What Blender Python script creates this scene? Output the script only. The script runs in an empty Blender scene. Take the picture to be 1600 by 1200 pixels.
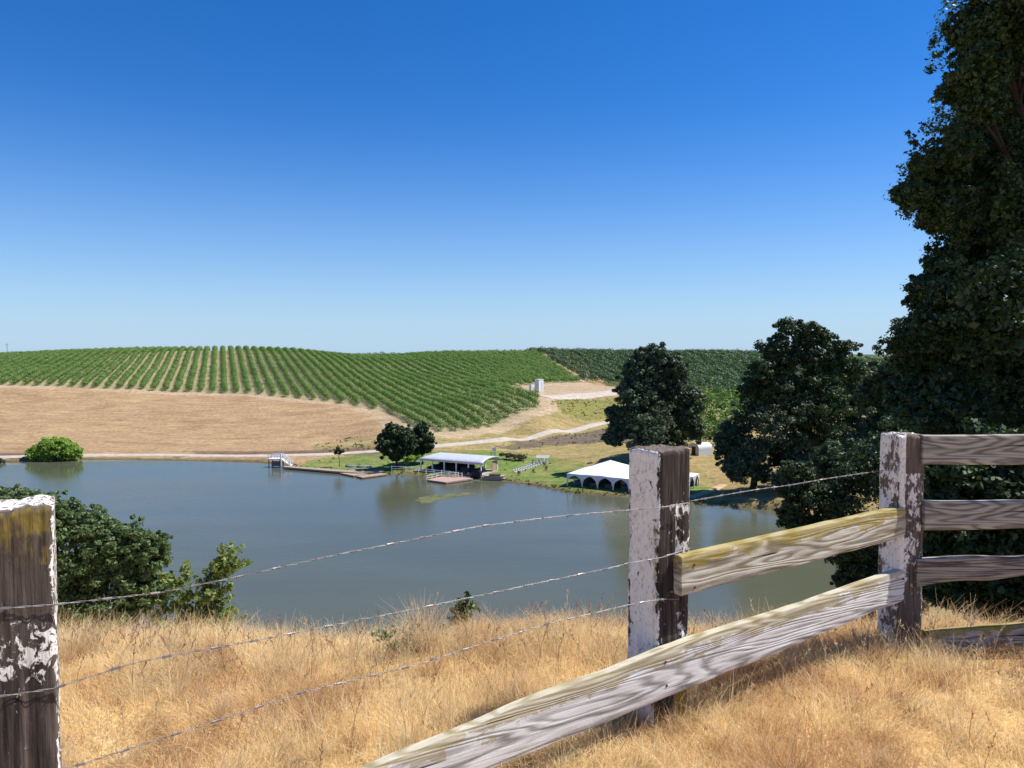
import bpy, math, random
import numpy as np
from mathutils import Vector, Matrix
from mathutils.bvhtree import BVHTree
R = math.radians
random.seed(7)
rng = np.random.default_rng(11)
sc = bpy.context.scene
col = sc.collection

# ---------------------------------------------------------------- camera
EYE = 1.62
F = 1150.0
PITCH = math.atan(50 / F)
cam_d = bpy.data.cameras.new('camera')
cam_d.sensor_width = 36.0
cam_d.lens = 36.0 * F / 1600.0
cam_d.clip_start = 0.05
cam_d.clip_end = 12000
cam = bpy.data.objects.new('camera', cam_d)
cam.location = (0, 0, EYE)
cam.rotation_euler = (math.pi / 2 - PITCH, 0, 0)
col.objects.link(cam)
sc.camera = cam

# ---------------------------------------------------------------- light
SUN_AZ, SUN_EL = R(81), R(56)          # azimuth from +Y towards +X
world = bpy.data.worlds.new('World')
sc.world = world
world.use_nodes = True
wn = world.node_tree.nodes
wl = world.node_tree.links
for n in list(wn):
    wn.remove(n)
sky = wn.new('ShaderNodeTexSky')
sky.sky_type = 'NISHITA'
sky.sun_disc = False
sky.sun_elevation = SUN_EL
sky.sun_rotation = SUN_AZ
sky.altitude = 0
sky.air_density = 1.0
sky.dust_density = 0.0
sky.ozone_density = 5.0
hsv = wn.new('ShaderNodeHueSaturation')
hsv.inputs['Saturation'].default_value = 1.32
hsv.inputs['Value'].default_value = 1.0
bg = wn.new('ShaderNodeBackground')
bg.inputs['Strength'].default_value = 0.092
out = wn.new('ShaderNodeOutputWorld')
wl.new(sky.outputs[0], hsv.inputs['Color'])
tint = wn.new('ShaderNodeMix')
tint.data_type = 'RGBA'
tint.blend_type = 'MULTIPLY'
tint.inputs[0].default_value = 1.0
tint.inputs[7].default_value = (0.85, 0.93, 1.17, 1)
wl.new(hsv.outputs[0], tint.inputs[6])
# pale summer air low over the horizon
wtc = wn.new('ShaderNodeTexCoord')
wsep = wn.new('ShaderNodeSeparateXYZ')
wl.new(wtc.outputs['Generated'], wsep.inputs[0])
wmr = wn.new('ShaderNodeMapRange')
wmr.interpolation_type = 'LINEAR'
wmr.inputs['From Min'].default_value = -0.02
wmr.inputs['From Max'].default_value = 0.34
wmr.inputs['To Min'].default_value = 1.0
wmr.inputs['To Max'].default_value = 0.0
wl.new(wsep.outputs['Z'], wmr.inputs['Value'])
air = wn.new('ShaderNodeMix')
air.data_type = 'RGBA'
air.inputs[7].default_value = (3.6, 5.3, 7.1, 1)
wpw = wn.new('ShaderNodeMath')
wpw.operation = 'POWER'
wpw.inputs[1].default_value = 2.2
wl.new(wmr.outputs[0], wpw.inputs[0])
wl.new(wpw.outputs[0], air.inputs[0])
wl.new(tint.outputs[2], air.inputs[6])
wl.new(air.outputs[2], bg.inputs[0])
wl.new(bg.outputs[0], out.inputs[0])

sun_d = bpy.data.lights.new('sun', 'SUN')
sun_d.energy = 5.0
sun_d.angle = R(0.53)
sun_d.color = (1.0, 0.955, 0.88)
sun = bpy.data.objects.new('sun', sun_d)
sdir = Vector((math.sin(SUN_AZ) * math.cos(SUN_EL), math.cos(SUN_AZ) * math.cos(SUN_EL), math.sin(SUN_EL)))
sun.rotation_euler = sdir.to_track_quat('Z', 'Y').to_euler()
sun.location = (60, 40, 80)
col.objects.link(sun)

sc.view_settings.view_transform = 'Standard'
sc.view_settings.look = 'None'
sc.view_settings.exposure = 0.40
sc.view_settings.gamma = 1.0
sc.cycles.use_denoising = True
sc.cycles.max_bounces = 6
sc.cycles.diffuse_bounces = 4
sc.cycles.glossy_bounces = 3
sc.cycles.transmission_bounces = 2
sc.cycles.transparent_max_bounces = 4

# ---------------------------------------------------------------- projection helpers
cp, sp = math.cos(PITCH), math.sin(PITCH)
def ray(px, py):
    u, v = (px - 800) / F, (600 - py) / F
    return np.array([u, cp + v * sp, -sp + v * cp])
def P(px, py, D):                       # the world point seen at a photo pixel at forward distance D
    d = ray(px, py)
    d = d / d[1] * D
    return np.array([d[0], d[1], d[2] + EYE])
def ATZ(px, py, z):                     # where that ray meets the level z
    d = ray(px, py)
    t = (z - EYE) / d[2]
    return np.array([d[0] * t, d[1] * t, z])

# ---------------------------------------------------------------- noise
def _h(ix, iy, iz, s):
    h = (ix * 374761393 + iy * 668265263 + iz * 2147483647 + s * 974634777) & 0xFFFFFFFF
    h = ((h ^ (h >> 13)) * 1274126177) & 0xFFFFFFFF
    h = ((h ^ (h >> 16)) * 2246822519) & 0xFFFFFFFF
    return ((h ^ (h >> 15)) & 0xFFFFFF) / float(0xFFFFFF)
def vn(x, y, z=0.0, s=0):
    x, y, z = np.broadcast_arrays(np.asarray(x, float), np.asarray(y, float), np.asarray(z, float))
    ix, iy, iz = [np.floor(a).astype(np.int64) for a in (x, y, z)]
    fx, fy, fz = x - ix, y - iy, z - iz
    fx, fy, fz = [f * f * (3 - 2 * f) for f in (fx, fy, fz)]
    r = 0
    for dx in (0, 1):
        for dy in (0, 1):
            for dz in (0, 1):
                w = (fx if dx else 1 - fx) * (fy if dy else 1 - fy) * (fz if dz else 1 - fz)
                r = r + w * _h(ix + dx, iy + dy, iz + dz, s)
    return r
def fbm(x, y, z=0.0, s=0, o=4):
    r, a, f, t = 0, 1.0, 1.0, 0
    for i in range(o):
        r = r + a * vn(np.asarray(x) * f, np.asarray(y) * f, np.asarray(z) * f, s + i)
        t += a
        a *= 0.5
        f *= 2.03
    return r / t
def sm(a, b, x):
    t = np.clip((np.asarray(x, float) - a) / (b - a), 0, 1)
    return t * t * (3 - 2 * t)

# ---------------------------------------------------------------- mesh helpers
def mesh(name, verts, faces, mat=None, vcol=None, smooth=False, parent=None, loc=None, attrs=None, link=True):
    """faces: (n,4) or (n,3) array, or a list of tuples"""
    me = bpy.data.meshes.new(name)
    verts = np.asarray(verts, np.float32)
    if isinstance(faces, np.ndarray):
        n, k = faces.shape
        me.vertices.add(len(verts))
        me.vertices.foreach_set('co', verts.ravel())
        me.loops.add(n * k)
        me.loops.foreach_set('vertex_index', faces.astype(np.int32).ravel())
        me.polygons.add(n)
        me.polygons.foreach_set('loop_start', np.arange(0, n * k, k, dtype=np.int32))
        me.polygons.foreach_set('loop_total', np.full(n, k, np.int32))
        me.update(calc_edges=True)
    else:
        me.from_pydata([tuple(map(float, v)) for v in verts], [], [tuple(int(i) for i in f) for f in faces])
        me.update()
    if vcol is not None:
        a = me.color_attributes.new('col', 'FLOAT_COLOR', 'POINT')
        c = np.ones((len(verts), 4), np.float32)
        c[:, :3] = vcol
        a.data.foreach_set('color', c.ravel())
    if attrs:
        for k_, v_ in attrs.items():
            a = me.attributes.new(k_, 'FLOAT', 'POINT')
            a.data.foreach_set('value', np.asarray(v_, np.float32))
    if smooth:
        me.polygons.foreach_set('use_smooth', np.ones(len(me.polygons), bool))
    if mat:
        me.materials.append(mat)
    o = bpy.data.objects.new(name, me)
    if loc is not None:
        o.location = loc
    if link:
        col.objects.link(o)
    if parent:
        o.parent = parent
    return o
def tag(o, label=None, cat=None, group=None, kind=None):
    if label: o['label'] = label
    if cat: o['category'] = cat
    if group: o['group'] = group
    if kind: o['kind'] = kind
    return o
def empty(name, loc, rz=0.0, label=None, cat=None, group=None):
    o = bpy.data.objects.new(name, None)
    o.location = tuple(float(v) for v in loc)
    o.rotation_euler = (0, 0, rz)
    o.empty_display_size = 0.3
    col.objects.link(o)
    return tag(o, label, cat, group)
def copy_tree(o, parent=None):
    c = o.copy()
    col.objects.link(c)
    c.parent = parent
    for ch in list(o.children):
        copy_tree(ch, c)
    return c

class MB:
    """collects boxes, tubes and sheets into one mesh"""
    def __init__(s):
        s.v, s.f = [], []
    def add(s, v, f):
        b = len(s.v)
        s.v += [tuple(p) for p in v]
        s.f += [tuple(i + b for i in q) for q in f]
        return s
    def box(s, c, d, rz=0.0, rx=0.0):
        x, y, z = [k / 2 for k in d]
        v = [Vector((a * x, b * y, e * z)) for a in (-1, 1) for b in (-1, 1) for e in (-1, 1)]
        m = Matrix.Rotation(rz, 3, 'Z') @ Matrix.Rotation(rx, 3, 'X')
        v = [m @ p + Vector(c) for p in v]
        return s.add(v, [(0, 1, 3, 2), (4, 6, 7, 5), (0, 4, 5, 1), (2, 3, 7, 6), (0, 2, 6, 4), (1, 5, 7, 3)])
    def beam(s, a, b, w, h=None):
        a, b = Vector(a), Vector(b)
        h = h or w
        d = (b - a).normalized()
        up = Vector((0, 0, 1)) if abs(d.z) < 0.95 else Vector((1, 0, 0))
        sx = d.cross(up).normalized() * w / 2
        sy = sx.cross(d).normalized() * h / 2
        v = [p + i * sx + j * sy for p in (a, b) for i, j in ((-1, -1), (1, -1), (1, 1), (-1, 1))]
        return s.add(v, [(3, 2, 1, 0), (4, 5, 6, 7), (0, 1, 5, 4), (1, 2, 6, 5), (2, 3, 7, 6), (3, 0, 4, 7)])
    def tube(s, pts, rad, n=8, cap=True):
        pts = [Vector(p) for p in pts]
        rad = rad if hasattr(rad, '__len__') else [rad] * len(pts)
        b = len(s.v)
        for i, p in enumerate(pts):
            d = (pts[min(i + 1, len(pts) - 1)] - pts[max(i - 1, 0)]).normalized()
            up = Vector((0, 0, 1)) if abs(d.z) < 0.9 else Vector((1, 0, 0))
            x = d.cross(up).normalized()
            y = x.cross(d).normalized()
            for k in range(n):
                t = 2 * math.pi * k / n
                s.v.append(tuple(p + (x * math.cos(t) + y * math.sin(t)) * rad[i]))
        for i in range(len(pts) - 1):
            for k in range(n):
                a, c = b + i * n + k, b + i * n + (k + 1) % n
                s.f.append((a, c, c + n, a + n))
        if cap:
            s.f.append(tuple(b + k for k in range(n))[::-1])
            s.f.append(tuple(b + (len(pts) - 1) * n + k for k in range(n)))
        return s
    def build(s, name, mat, parent=None, smooth=False, loc=None):
        return mesh(name, np.array(s.v), s.f, mat, smooth=smooth, parent=parent, loc=loc)

# ---------------------------------------------------------------- materials
def mat_new(name):
    m = bpy.data.materials.new(name)
    m.use_nodes = True
    nt = m.node_tree
    return m, nt, nt.nodes['Principled BSDF']
def nd(nt, t, **kw):
    n = nt.nodes.new(t)
    for k, v in kw.items():
        if k in n.inputs:
            n.inputs[k].default_value = v
        else:
            setattr(n, k, v)
    return n
def noise(nt, vec, scale, detail=4, rough=0.55, dist=0.0):
    n = nd(nt, 'ShaderNodeTexNoise')
    n.inputs['Scale'].default_value = scale
    n.inputs['Detail'].default_value = detail
    n.inputs['Roughness'].default_value = rough
    n.inputs['Distortion'].default_value = dist
    if vec is not None:
        nt.links.new(vec, n.inputs['Vector'])
    return n.outputs['Fac']
def ramp(nt, fac, stops):
    r = nd(nt, 'ShaderNodeValToRGB')
    e = r.color_ramp.elements
    while len(e) < len(stops):
        e.new(0.5)
    for i, (p, c) in enumerate(stops):
        e[i].position = p
        e[i].color = (c[0], c[1], c[2], 1) if hasattr(c, '__len__') else (c, c, c, 1)
    nt.links.new(fac, r.inputs[0])
    return r.outputs[0]
def mix(nt, fac, a, b, mode='MIX'):
    n = nd(nt, 'ShaderNodeMix', data_type='RGBA', blend_type=mode)
    for s_, v in ((n.inputs[0], fac), (n.inputs[6], a), (n.inputs[7], b)):
        if hasattr(v, 'is_linked'):
            nt.links.new(v, s_)
        elif hasattr(v, '__len__'):
            s_.default_value = (v[0], v[1], v[2], 1)
        else:
            s_.default_value = v
    return n.outputs[2]
def mth(nt, op, a, b=None, c=None):
    n = nd(nt, 'ShaderNodeMath', operation=op)
    for i, v in enumerate((a, b, c)):
        if v is None: continue
        if hasattr(v, 'is_linked'):
            nt.links.new(v, n.inputs[i])
        else:
            n.inputs[i].default_value = v
    return n.outputs[0]
def coords(nt, kind='Object', scale=(1, 1, 1)):
    t = nd(nt, 'ShaderNodeTexCoord')
    m = nd(nt, 'ShaderNodeMapping')
    m.inputs['Scale'].default_value = scale
    nt.links.new(t.outputs[kind], m.inputs[0])
    return m.outputs[0]
def bump(nt, bsdf, h, strength=0.5, dist=0.01):
    b = nd(nt, 'ShaderNodeBump')
    b.inputs['Strength'].default_value = strength
    b.inputs['Distance'].default_value = dist
    nt.links.new(h, b.inputs['Height'])
    nt.links.new(b.outputs[0], bsdf.inputs['Normal'])
def plain(name, c, rough=0.7, var=0.18, scale=3.0, spec=0.3, metal=0.0, bmp=0.0):
    m, nt, b = mat_new(name)
    f = noise(nt, coords(nt), scale, 5)
    lo = [k * (1 - var) for k in c]
    hi = [min(1, k * (1 + var)) for k in c]
    nt.links.new(ramp(nt, f, [(0.3, lo), (0.7, hi)]), b.inputs['Base Color'])
    b.inputs['Roughness'].default_value = rough
    b.inputs['Specular IOR Level'].default_value = spec
    b.inputs['Metallic'].default_value = metal
    if bmp:
        bump(nt, b, noise(nt, coords(nt), scale * 6, 4), bmp, 0.02)
    return m
def leaf_mat(name, c, c2, trans=0.25, rough=0.55, spec=0.35, scale=1.5):
    m, nt, b = mat_new(name)
    geo = nd(nt, 'ShaderNodeNewGeometry')
    f1 = geo.outputs['Random Per Island']
    f2 = noise(nt, coords(nt, 'Object'), scale, 3)
    f = mth(nt, 'ADD', mth(nt, 'MULTIPLY', f1, 0.55), mth(nt, 'MULTIPLY', f2, 0.45))
    cc = ramp(nt, f, [(0.25, c), (0.75, c2)])
    nt.links.new(cc, b.inputs['Base Color'])
    b.inputs['Roughness'].default_value = rough
    b.inputs['Specular IOR Level'].default_value = spec
    tr = nd(nt, 'ShaderNodeBsdfTranslucent')
    nt.links.new(mix(nt, 1.0, cc, (1.0, 1.25, 0.45), 'MULTIPLY'), tr.inputs[0])
    ms = nd(nt, 'ShaderNodeMixShader')
    ms.inputs[0].default_value = trans
    nt.links.new(b.outputs[0], ms.inputs[1])
    nt.links.new(tr.outputs[0], ms.inputs[2])
    nt.links.new(ms.outputs[0], nt.nodes['Material Output'].inputs[0])
    return m

# ---------------------------------------------------------------- terrain
WZ = EYE - 27.5                          # water level
LZ = EYE - 26.9                          # level of the lawn along the far shore
ctrl = []
def c3(px, py, D): ctrl.append(P(px, py, D))
def cz(x, y, zrel): ctrl.append(np.array([x, y, EYE + zrel]))
for t in [(-150, 716, 186), (0, 716, 184), (130, 710, 191), (400, 712, 188), (480, 708, 189), (560, 706, 189),
          (-150, 660, 235), (0, 655, 237), (200, 655, 240), (400, 660, 235), (540, 668, 222), (590, 690, 200),
          (-150, 598, 290), (0, 601, 290), (100, 604, 290), (200, 608, 290), (300, 614, 286), (400, 616, 280), (480, 623, 268),
          (540, 631, 258), (590, 641, 248), (620, 655, 224), (648, 671, 206), (700, 676, 204), (740, 671, 210), (780, 663, 221), (845, 637, 240),
          (-150, 572, 350), (0, 575, 350), (300, 575, 355), (500, 582, 345),
          (-150, 563, 440), (0, 558, 430), (150, 551, 430), (300, 548, 430), (450, 550, 430), (540, 559, 440), (600, 562, 440),
          (600, 615, 290), (700, 630, 260), (620, 585, 360), (700, 590, 340), (790, 609, 286), (750, 598, 315), (700, 572, 380),
          (800, 605, 292), (830, 601, 300), (900, 598, 322), (800, 578, 370), (870, 576, 390), (840, 553, 470), (760, 553, 470), (680, 555, 465),
          (840, 612, 272), (880, 618, 268), (940, 612, 285), (980, 612, 290),
          (860, 628, 248), (900, 640, 245), (940, 640, 255), (850, 655, 222), (790, 680, 204),
          (690, 697, 191), (800, 686, 207), (880, 673, 222), (960, 658, 240),
          (800, 698, 196), (880, 690, 204), (940, 682, 210),
          (640, 708, 184), (700, 708, 186), (760, 710, 181),
          (960, 602, 330), (1000, 578, 400), (900, 560, 450), (950, 557, 520), (1100, 557, 500), (1160, 557, 480),
          (1300, 566, 430), (1380, 574, 380), (1500, 580, 360), (1700, 590, 330), (1100, 610, 290), (1100, 650, 230), (1120, 700, 185), (1250, 640, 260),
          (1020, 716, 165), (960, 700, 190), (1085, 714, 168), (870, 722, 176), (930, 715, 178),
          (-150, 575, 560), (200, 570, 560), (500, 580, 560), (800, 575, 600), (1100, 575, 620), (1500, 590, 500)]:
    c3(*t)
for t in [(620, 733), (560, 722), (660, 735), (760, 742), (800, 728), (840, 730), (870, 745), (886, 758.7), (983, 768.5), (1066, 776), (1085, 766), (1097, 757), (930, 740)]:
    ctrl.append(ATZ(t[0], t[1], LZ))
for t in [(43, 137, -26.7), (47, 128, -25.8), (62, 105, -23.5), (58, 78, -22.5), (95, 110, -18), (110, 150, -16), (60, 150, -23.5), (80, 200, -21),
          (45, 62, -22), (90, 70, -17), (140, 100, -12), (-150, 70, -28), (-60, 60, -27), (0, 60, -27), (-220, 184, -26), (-240, 120, -25), (170, 220, -14)]:
    cz(*t)
ctrl = np.array(ctrl)
def tps_fit(p, z, reg=0.0015):
    q = p / 100.0
    d = np.linalg.norm(q[:, None] - q[None], axis=2)
    K = d * d * np.log(d + 1e-9) + reg * np.eye(len(q))
    A = np.hstack([np.ones((len(q), 1)), q])
    M = np.block([[K, A], [A.T, np.zeros((3, 3))]])
    return q, np.linalg.solve(M, np.concatenate([z, np.zeros(3)]))
TQ, TW = tps_fit(ctrl[:, :2], ctrl[:, 2])
def tps(x, y):
    x, y = np.ravel(x) / 100.0, np.ravel(y) / 100.0
    res = np.empty(len(x))
    for i in range(0, len(x), 20000):
        a, b = x[i:i + 20000], y[i:i + 20000]
        d = np.sqrt((a[:, None] - TQ[None, :, 0]) ** 2 + (b[:, None] - TQ[None, :, 1]) ** 2)
        res[i:i + 20000] = (d * d * np.log(d + 1e-9)) @ TW[:-3] + TW[-3] + TW[-2] * a + TW[-1] * b
    return res
shore_px = [(0, 722), (60, 721), (130, 718), (250, 719), (400, 722), (440, 726), (470, 733), (530, 738), (560, 741), (605, 741.5), (640, 742.5), (665, 746), (700, 749), (745, 748),
            (780, 751.5), (830, 758), (870, 766), (900, 771), (940, 774), (980, 776.5), (1030, 782), (1080, 788), (1140, 791), (1215, 798)]
LAKE = [tuple(ATZ(a, b, WZ)[:2]) for a, b in shore_px]
LAKE += [(45, 116), (45, 104), (42, 92), (36.5, 82), (30, 74), (18, 66), (0, 62), (-40, 60), (-90, 66), (-150, 90), (-190, 130), (-180, 175), (-150, 186)]
LAKE = np.array(LAKE)
def inpoly(x, y, poly):
    c = np.zeros(np.shape(x), bool)
    n = len(poly)
    j = n - 1
    for i in range(n):
        xi, yi = poly[i]
        xj, yj = poly[j]
        if yi != yj:
            c ^= ((yi > y) != (yj > y)) & (x < (xj - xi) * (y - yi) / (yj - yi) + xi)
        j = i
    return c
def polydist(x, y, poly, closed=True):
    d = np.full(np.shape(x), 1e18)
    n = len(poly)
    for i in range(n if closed else n - 1):
        ax, ay = poly[i]
        bx, by = poly[(i + 1) % n]
        vx, vy = bx - ax, by - ay
        t = np.clip(((x - ax) * vx + (y - ay) * vy) / (vx * vx + vy * vy + 1e-9), 0, 1)
        d = np.minimum(d, (x - ax - t * vx) ** 2 + (y - ay - t * vy) ** 2)
    return np.sqrt(d)
def height(x, y):
    shp = np.shape(x)
    x, y = np.ravel(np.asarray(x, float)), np.ravel(np.asarray(y, float))
    slope = 0.50 - 0.13 * sm(4, 24, x)
    t = np.maximum(y - 3.72 - 0.12 * np.sin(x * 1.1) - 0.10 * np.sin(x * 2.7 + 1), 0)
    near = -slope * (t * t / (t + 0.9)) + 0.05 * (fbm(x * 0.8, y * 0.8, 0, 5) - 0.5) * sm(-50, 1, y)
    near = near - 0.02 * np.minimum(y, 0) * 0
    near = near + 0.9 * (fbm(x * 0.12, y * 0.12, 0, 9) - 0.5) * sm(8, 25, y)
    far = np.full(len(x), -20.0)
    m = y > 40
    far[m] = tps(x[m], y[m])
    R_ = np.hypot(x, y)
    far = far + (fbm(x * 0.05, y * 0.05, 0, 3) - 0.5) * 0.9 * sm(195, 260, y)
    flat = EYE - 38 + 33 * np.exp(-((x + 165) / 130) ** 2 - ((y - 900) / 120) ** 2)
    w = sm(560, 760, R_)
    far = far * (1 - w) + flat * w
    w = sm(48, 72, y)
    h = near * (1 - w) + far * w
    inside = inpoly(x, y, LAKE)
    d = polydist(x, y, LAKE)
    d = np.where(d < 60, d, 60)
    wob = (fbm(x * 0.5, y * 0.5, 0, 21) - 0.5)
    landh = np.maximum(h, WZ + 0.18)
    bank = WZ + 0.10 + (landh - WZ - 0.10) * sm(-0.4, 3.0, d + wob * 1.2)
    h = np.where(inside, np.minimum(WZ - 0.25 - 0.25 * np.minimum(d, 10), h), bank)
    return h.reshape(shp)
def gz(x, y):
    return float(height(np.array([x]), np.array([y]))[0])
def T(px, py, z0=None):                  # ground point seen at a pixel
    d = ray(px, py)
    d = d / d[1]
    ys = np.concatenate([np.arange(70, 300, 0.5), np.arange(300, 1000, 2.0)])
    zz = EYE + d[2] * ys
    hh = height(d[0] * ys, ys)
    k = np.where(zz < hh)[0]
    Y = ys[k[0]] if len(k) else 470.0
    return np.array([d[0] * Y, Y])

# polar sheet, fine in the direction of view
ang = np.concatenate([np.arange(-180, -50, 3.0), np.arange(-50, -39, 0.5), np.arange(-39, 39, 0.13), np.arange(39, 50, 0.5), np.arange(50, 180, 3.0)])
rad = [0.35]
while rad[-1] < 9000:
    r_ = rad[-1]
    rad.append(r_ + (0.10 if r_ < 7 else 0.35 if r_ < 20 else 1.2 if r_ < 70 else 2.0 if r_ < 120 else 0.75 if r_ < 260 else 1.6 if r_ < 480 else r_ * 0.03))
rad = np.array(rad)
A_, R_ = np.meshgrid(np.radians(ang), rad, indexing='ij')
TX, TY = R_ * np.sin(A_), R_ * np.cos(A_)
TZ = height(TX, TY)
na, nr = TX.shape

FIELD_PD = [(-150, 292), (0, 290), (100, 290), (200, 290), (300, 286), (400, 280), (480, 268), (540, 258), (590, 248), (606, 236), (630, 216), (650, 206), (700, 204), (740, 210),
            (780, 221), (845, 240), (838, 262), (790, 285), (800, 292), (830, 300), (905, 324), (906, 330), (872, 392), (842, 462), (822, 485), (700, 490), (500, 485), (-150, 470)]
FIELD = np.array([((a - 800) / F * b, b) for a, b in FIELD_PD])
def TP(*pts): return np.array([T(a, b) for a, b in pts])
LAWN = TP((500, 731), (520, 716), (590, 711), (680, 714), (800, 712), (880, 718), (900, 735), (905, 762), (980, 770), (1066, 778), (1110, 772), (1110, 765), (1085, 755), (980, 735),
          (960, 790), (860, 770), (780, 757), (700, 750), (600, 746), (500, 737))
lakex = np.concatenate([[tuple(T(a, b)) for a, b in [(470, 722), (520, 713), (590, 710), (690, 706), (800, 706), (850, 712), (905, 722), (930, 735), (1000, 742), (1075, 752), (1115, 762)]],
                        [tuple(ATZ(a, b + 1, WZ)[:2]) for a, b in [(1110, 790), (1030, 784), (940, 776), (870, 768), (780, 753), (660, 747), (560, 742), (480, 736)]]])
LAWN = lakex
ROAD1 = TP((-60, 716), (0, 715), (60, 712.5), (130, 711), (250, 710.5), (400, 712), (480, 711), (560, 706.5), (620, 703), (690, 697), (750, 691.5), (800, 686.5), (880, 674), (925, 665), (962, 657), (1000, 646))
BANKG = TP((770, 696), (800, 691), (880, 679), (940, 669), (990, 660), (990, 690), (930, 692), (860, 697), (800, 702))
GREENFIELD = TP((855, 628), (900, 624), (980, 622), (990, 645), (950, 655), (900, 655), (880, 645))
GREEN2 = TP((500, 706), (490, 695), (560, 680), (600, 690), (600, 704))
DIRT1 = TP((800, 604), (830, 600), (905, 599), (965, 605), (980, 618), (930, 620), (850, 622), (842, 612))
DIRT2 = TP((845, 640), (872, 630), (860, 648), (800, 672), (740, 684), (650, 684), (700, 678), (780, 667))
EDGE = FIELD
tx, ty = TX.ravel(), TY.ravel()
wx = tx + (fbm(tx * 0.25, ty * 0.25, 0, 31) - 0.5) * 7
wy = ty + (fbm(tx * 0.25, ty * 0.25, 0, 37) - 0.5) * 9
C = np.tile(np.array([0.45, 0.305, 0.175]), (len(tx), 1))
def paint(mask, c):
    global C
    m_ = np.asarray(mask, float)[:, None]
    C = C * (1 - m_) + np.array(c) * m_
n1 = fbm(tx * 0.04, ty * 0.04, 0, 41)
n2 = fbm(tx * 0.3, ty * 0.3, 0, 43)
midf = (ty > 60) & (tx > -25)
paint((midf & (tx + 0.9 * (ty - 190) * 0 > -60)) * sm(-70, -35, tx) * sm(300, 240, ty) * 0.85, (0.40, 0.31, 0.14))
paint(sm(0.45, 0.62, n2) * 0.5 * sm(-60, -20, tx) * (ty < 290) * (ty > 100), (0.27, 0.27, 0.09))
paint(inpoly(wx, wy, GREEN2) * 0.6, (0.24, 0.24, 0.09))
paint(inpoly(wx, wy, GREENFIELD) * 0.75, (0.22, 0.23, 0.06))
inf = inpoly(tx, ty, FIELD)
fd = polydist(tx, ty, FIELD)
paint(inf * 1.0, (0.37, 0.33, 0.19))
paint((~inf) * sm(7, 3, fd + (n2 - 0.5) * 3) * (ty > 150), (0.50, 0.38, 0.25))
paint(inpoly(wx, wy, DIRT1) * 0.9, (0.50, 0.38, 0.26))
paint(inpoly(wx, wy, DIRT2) * 0.8, (0.50, 0.38, 0.24))
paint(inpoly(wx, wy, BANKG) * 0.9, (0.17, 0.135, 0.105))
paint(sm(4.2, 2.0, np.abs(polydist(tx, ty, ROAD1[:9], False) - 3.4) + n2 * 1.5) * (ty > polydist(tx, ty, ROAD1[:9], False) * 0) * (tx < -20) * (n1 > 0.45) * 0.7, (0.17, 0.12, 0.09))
rd_ = polydist(tx, ty, ROAD1, False)
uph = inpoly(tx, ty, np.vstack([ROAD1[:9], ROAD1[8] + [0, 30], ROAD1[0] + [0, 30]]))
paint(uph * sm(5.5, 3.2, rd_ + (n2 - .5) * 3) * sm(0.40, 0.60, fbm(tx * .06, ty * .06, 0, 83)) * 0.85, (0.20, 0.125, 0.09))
for off_ in (3.4, 5.2):
    paint((~inf) * sm(0.55, 0.2, np.abs(fd - off_ + (fbm(tx * .08, ty * .08, 0, 61) - .5) * 1.4)) * (ty > 190) * 0.55, (0.62, 0.50, 0.36))
paint((tx < -20) * (ty > 195) * (~inf) * sm(.56, .7, fbm(tx * .07, ty * .16, 0, 64)) * .5, (0.34, 0.21, 0.115))
paint((tx < -20) * (ty > 195) * (~inf) * sm(.58, .7, fbm(tx * .11 + 40, ty * .2, 0, 67)) * .45, (0.56, 0.40, 0.22))
lm = inpoly(tx + (n2 - 0.5) * 4, ty + (n2 - 0.5) * 4, LAWN)
paint(lm * (0.75 + 0.25 * sm(0.35, 0.6, n2)), (0.17, 0.25, 0.065))
paint(lm * sm(0.56, 0.70, fbm(tx * 0.15, ty * 0.3, 0, 55)) * 0.7, (0.33, 0.29, 0.11))
ld = polydist(tx, ty, LAKE)
paint(sm(2.6, 0.6, ld + (n2 - 0.5) * 1.5) * (ty > 100) * 0.9, (0.24, 0.19, 0.09))
paint(sm(1.0, 0.2, ld) * (ty > 100) * 0.8, (0.15, 0.125, 0.075))
orch = (ty > 165) & (tx > 0.09 * ty + 12) & ~inpoly(tx, ty, DIRT1) & (ty > 300 - (tx - 40) * 1.1)
paint(orch * 1.0, (0.16, 0.18, 0.07))
paint((ty > 600) * 1.0, (0.45, 0.34, 0.2))
paint((ty > 380) * (tx > 40) * 1.0, (0.10, 0.13, 0.05))
paint(sm(2.2, 5, ty) * sm(60, 50, ty) * 0.0, (0, 0, 0))
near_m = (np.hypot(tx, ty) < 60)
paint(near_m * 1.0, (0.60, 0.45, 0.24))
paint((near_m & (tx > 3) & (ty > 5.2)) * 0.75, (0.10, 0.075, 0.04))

gm, nt, b = mat_new('ground_soil')
at = nd(nt, 'ShaderNodeAttribute', attribute_name='col')
co = coords(nt)
fa = noise(nt, co, 0.9, 6, 0.65)
fb = noise(nt, coords(nt, 'Object', (0.5, 2.4, 1)), 0.22, 6, 0.65)
v1 = ramp(nt, fa, [(0.25, 0.62), (0.75, 1.3)])
v2 = ramp(nt, fb, [(0.3, 0.76), (0.7, 1.18)])
c1 = mix(nt, 1.0, at.outputs['Color'], v1, 'MULTIPLY')
c1 = mix(nt, 1.0, c1, v2, 'MULTIPLY')
fine = noise(nt, co, 9.0, 3, 0.6)
c1 = mix(nt, 1.0, c1, ramp(nt, fine, [(0.2, 0.75), (0.8, 1.2)]), 'MULTIPLY')
nt.links.new(c1, b.inputs['Base Color'])
b.inputs['Roughness'].default_value = 0.95
b.inputs['Specular IOR Level'].default_value = 0.1
bump(nt, b, mth(nt, 'ADD', fa, mth(nt, 'MULTIPLY', fine, 0.3)), 0.9, 0.35)

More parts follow.
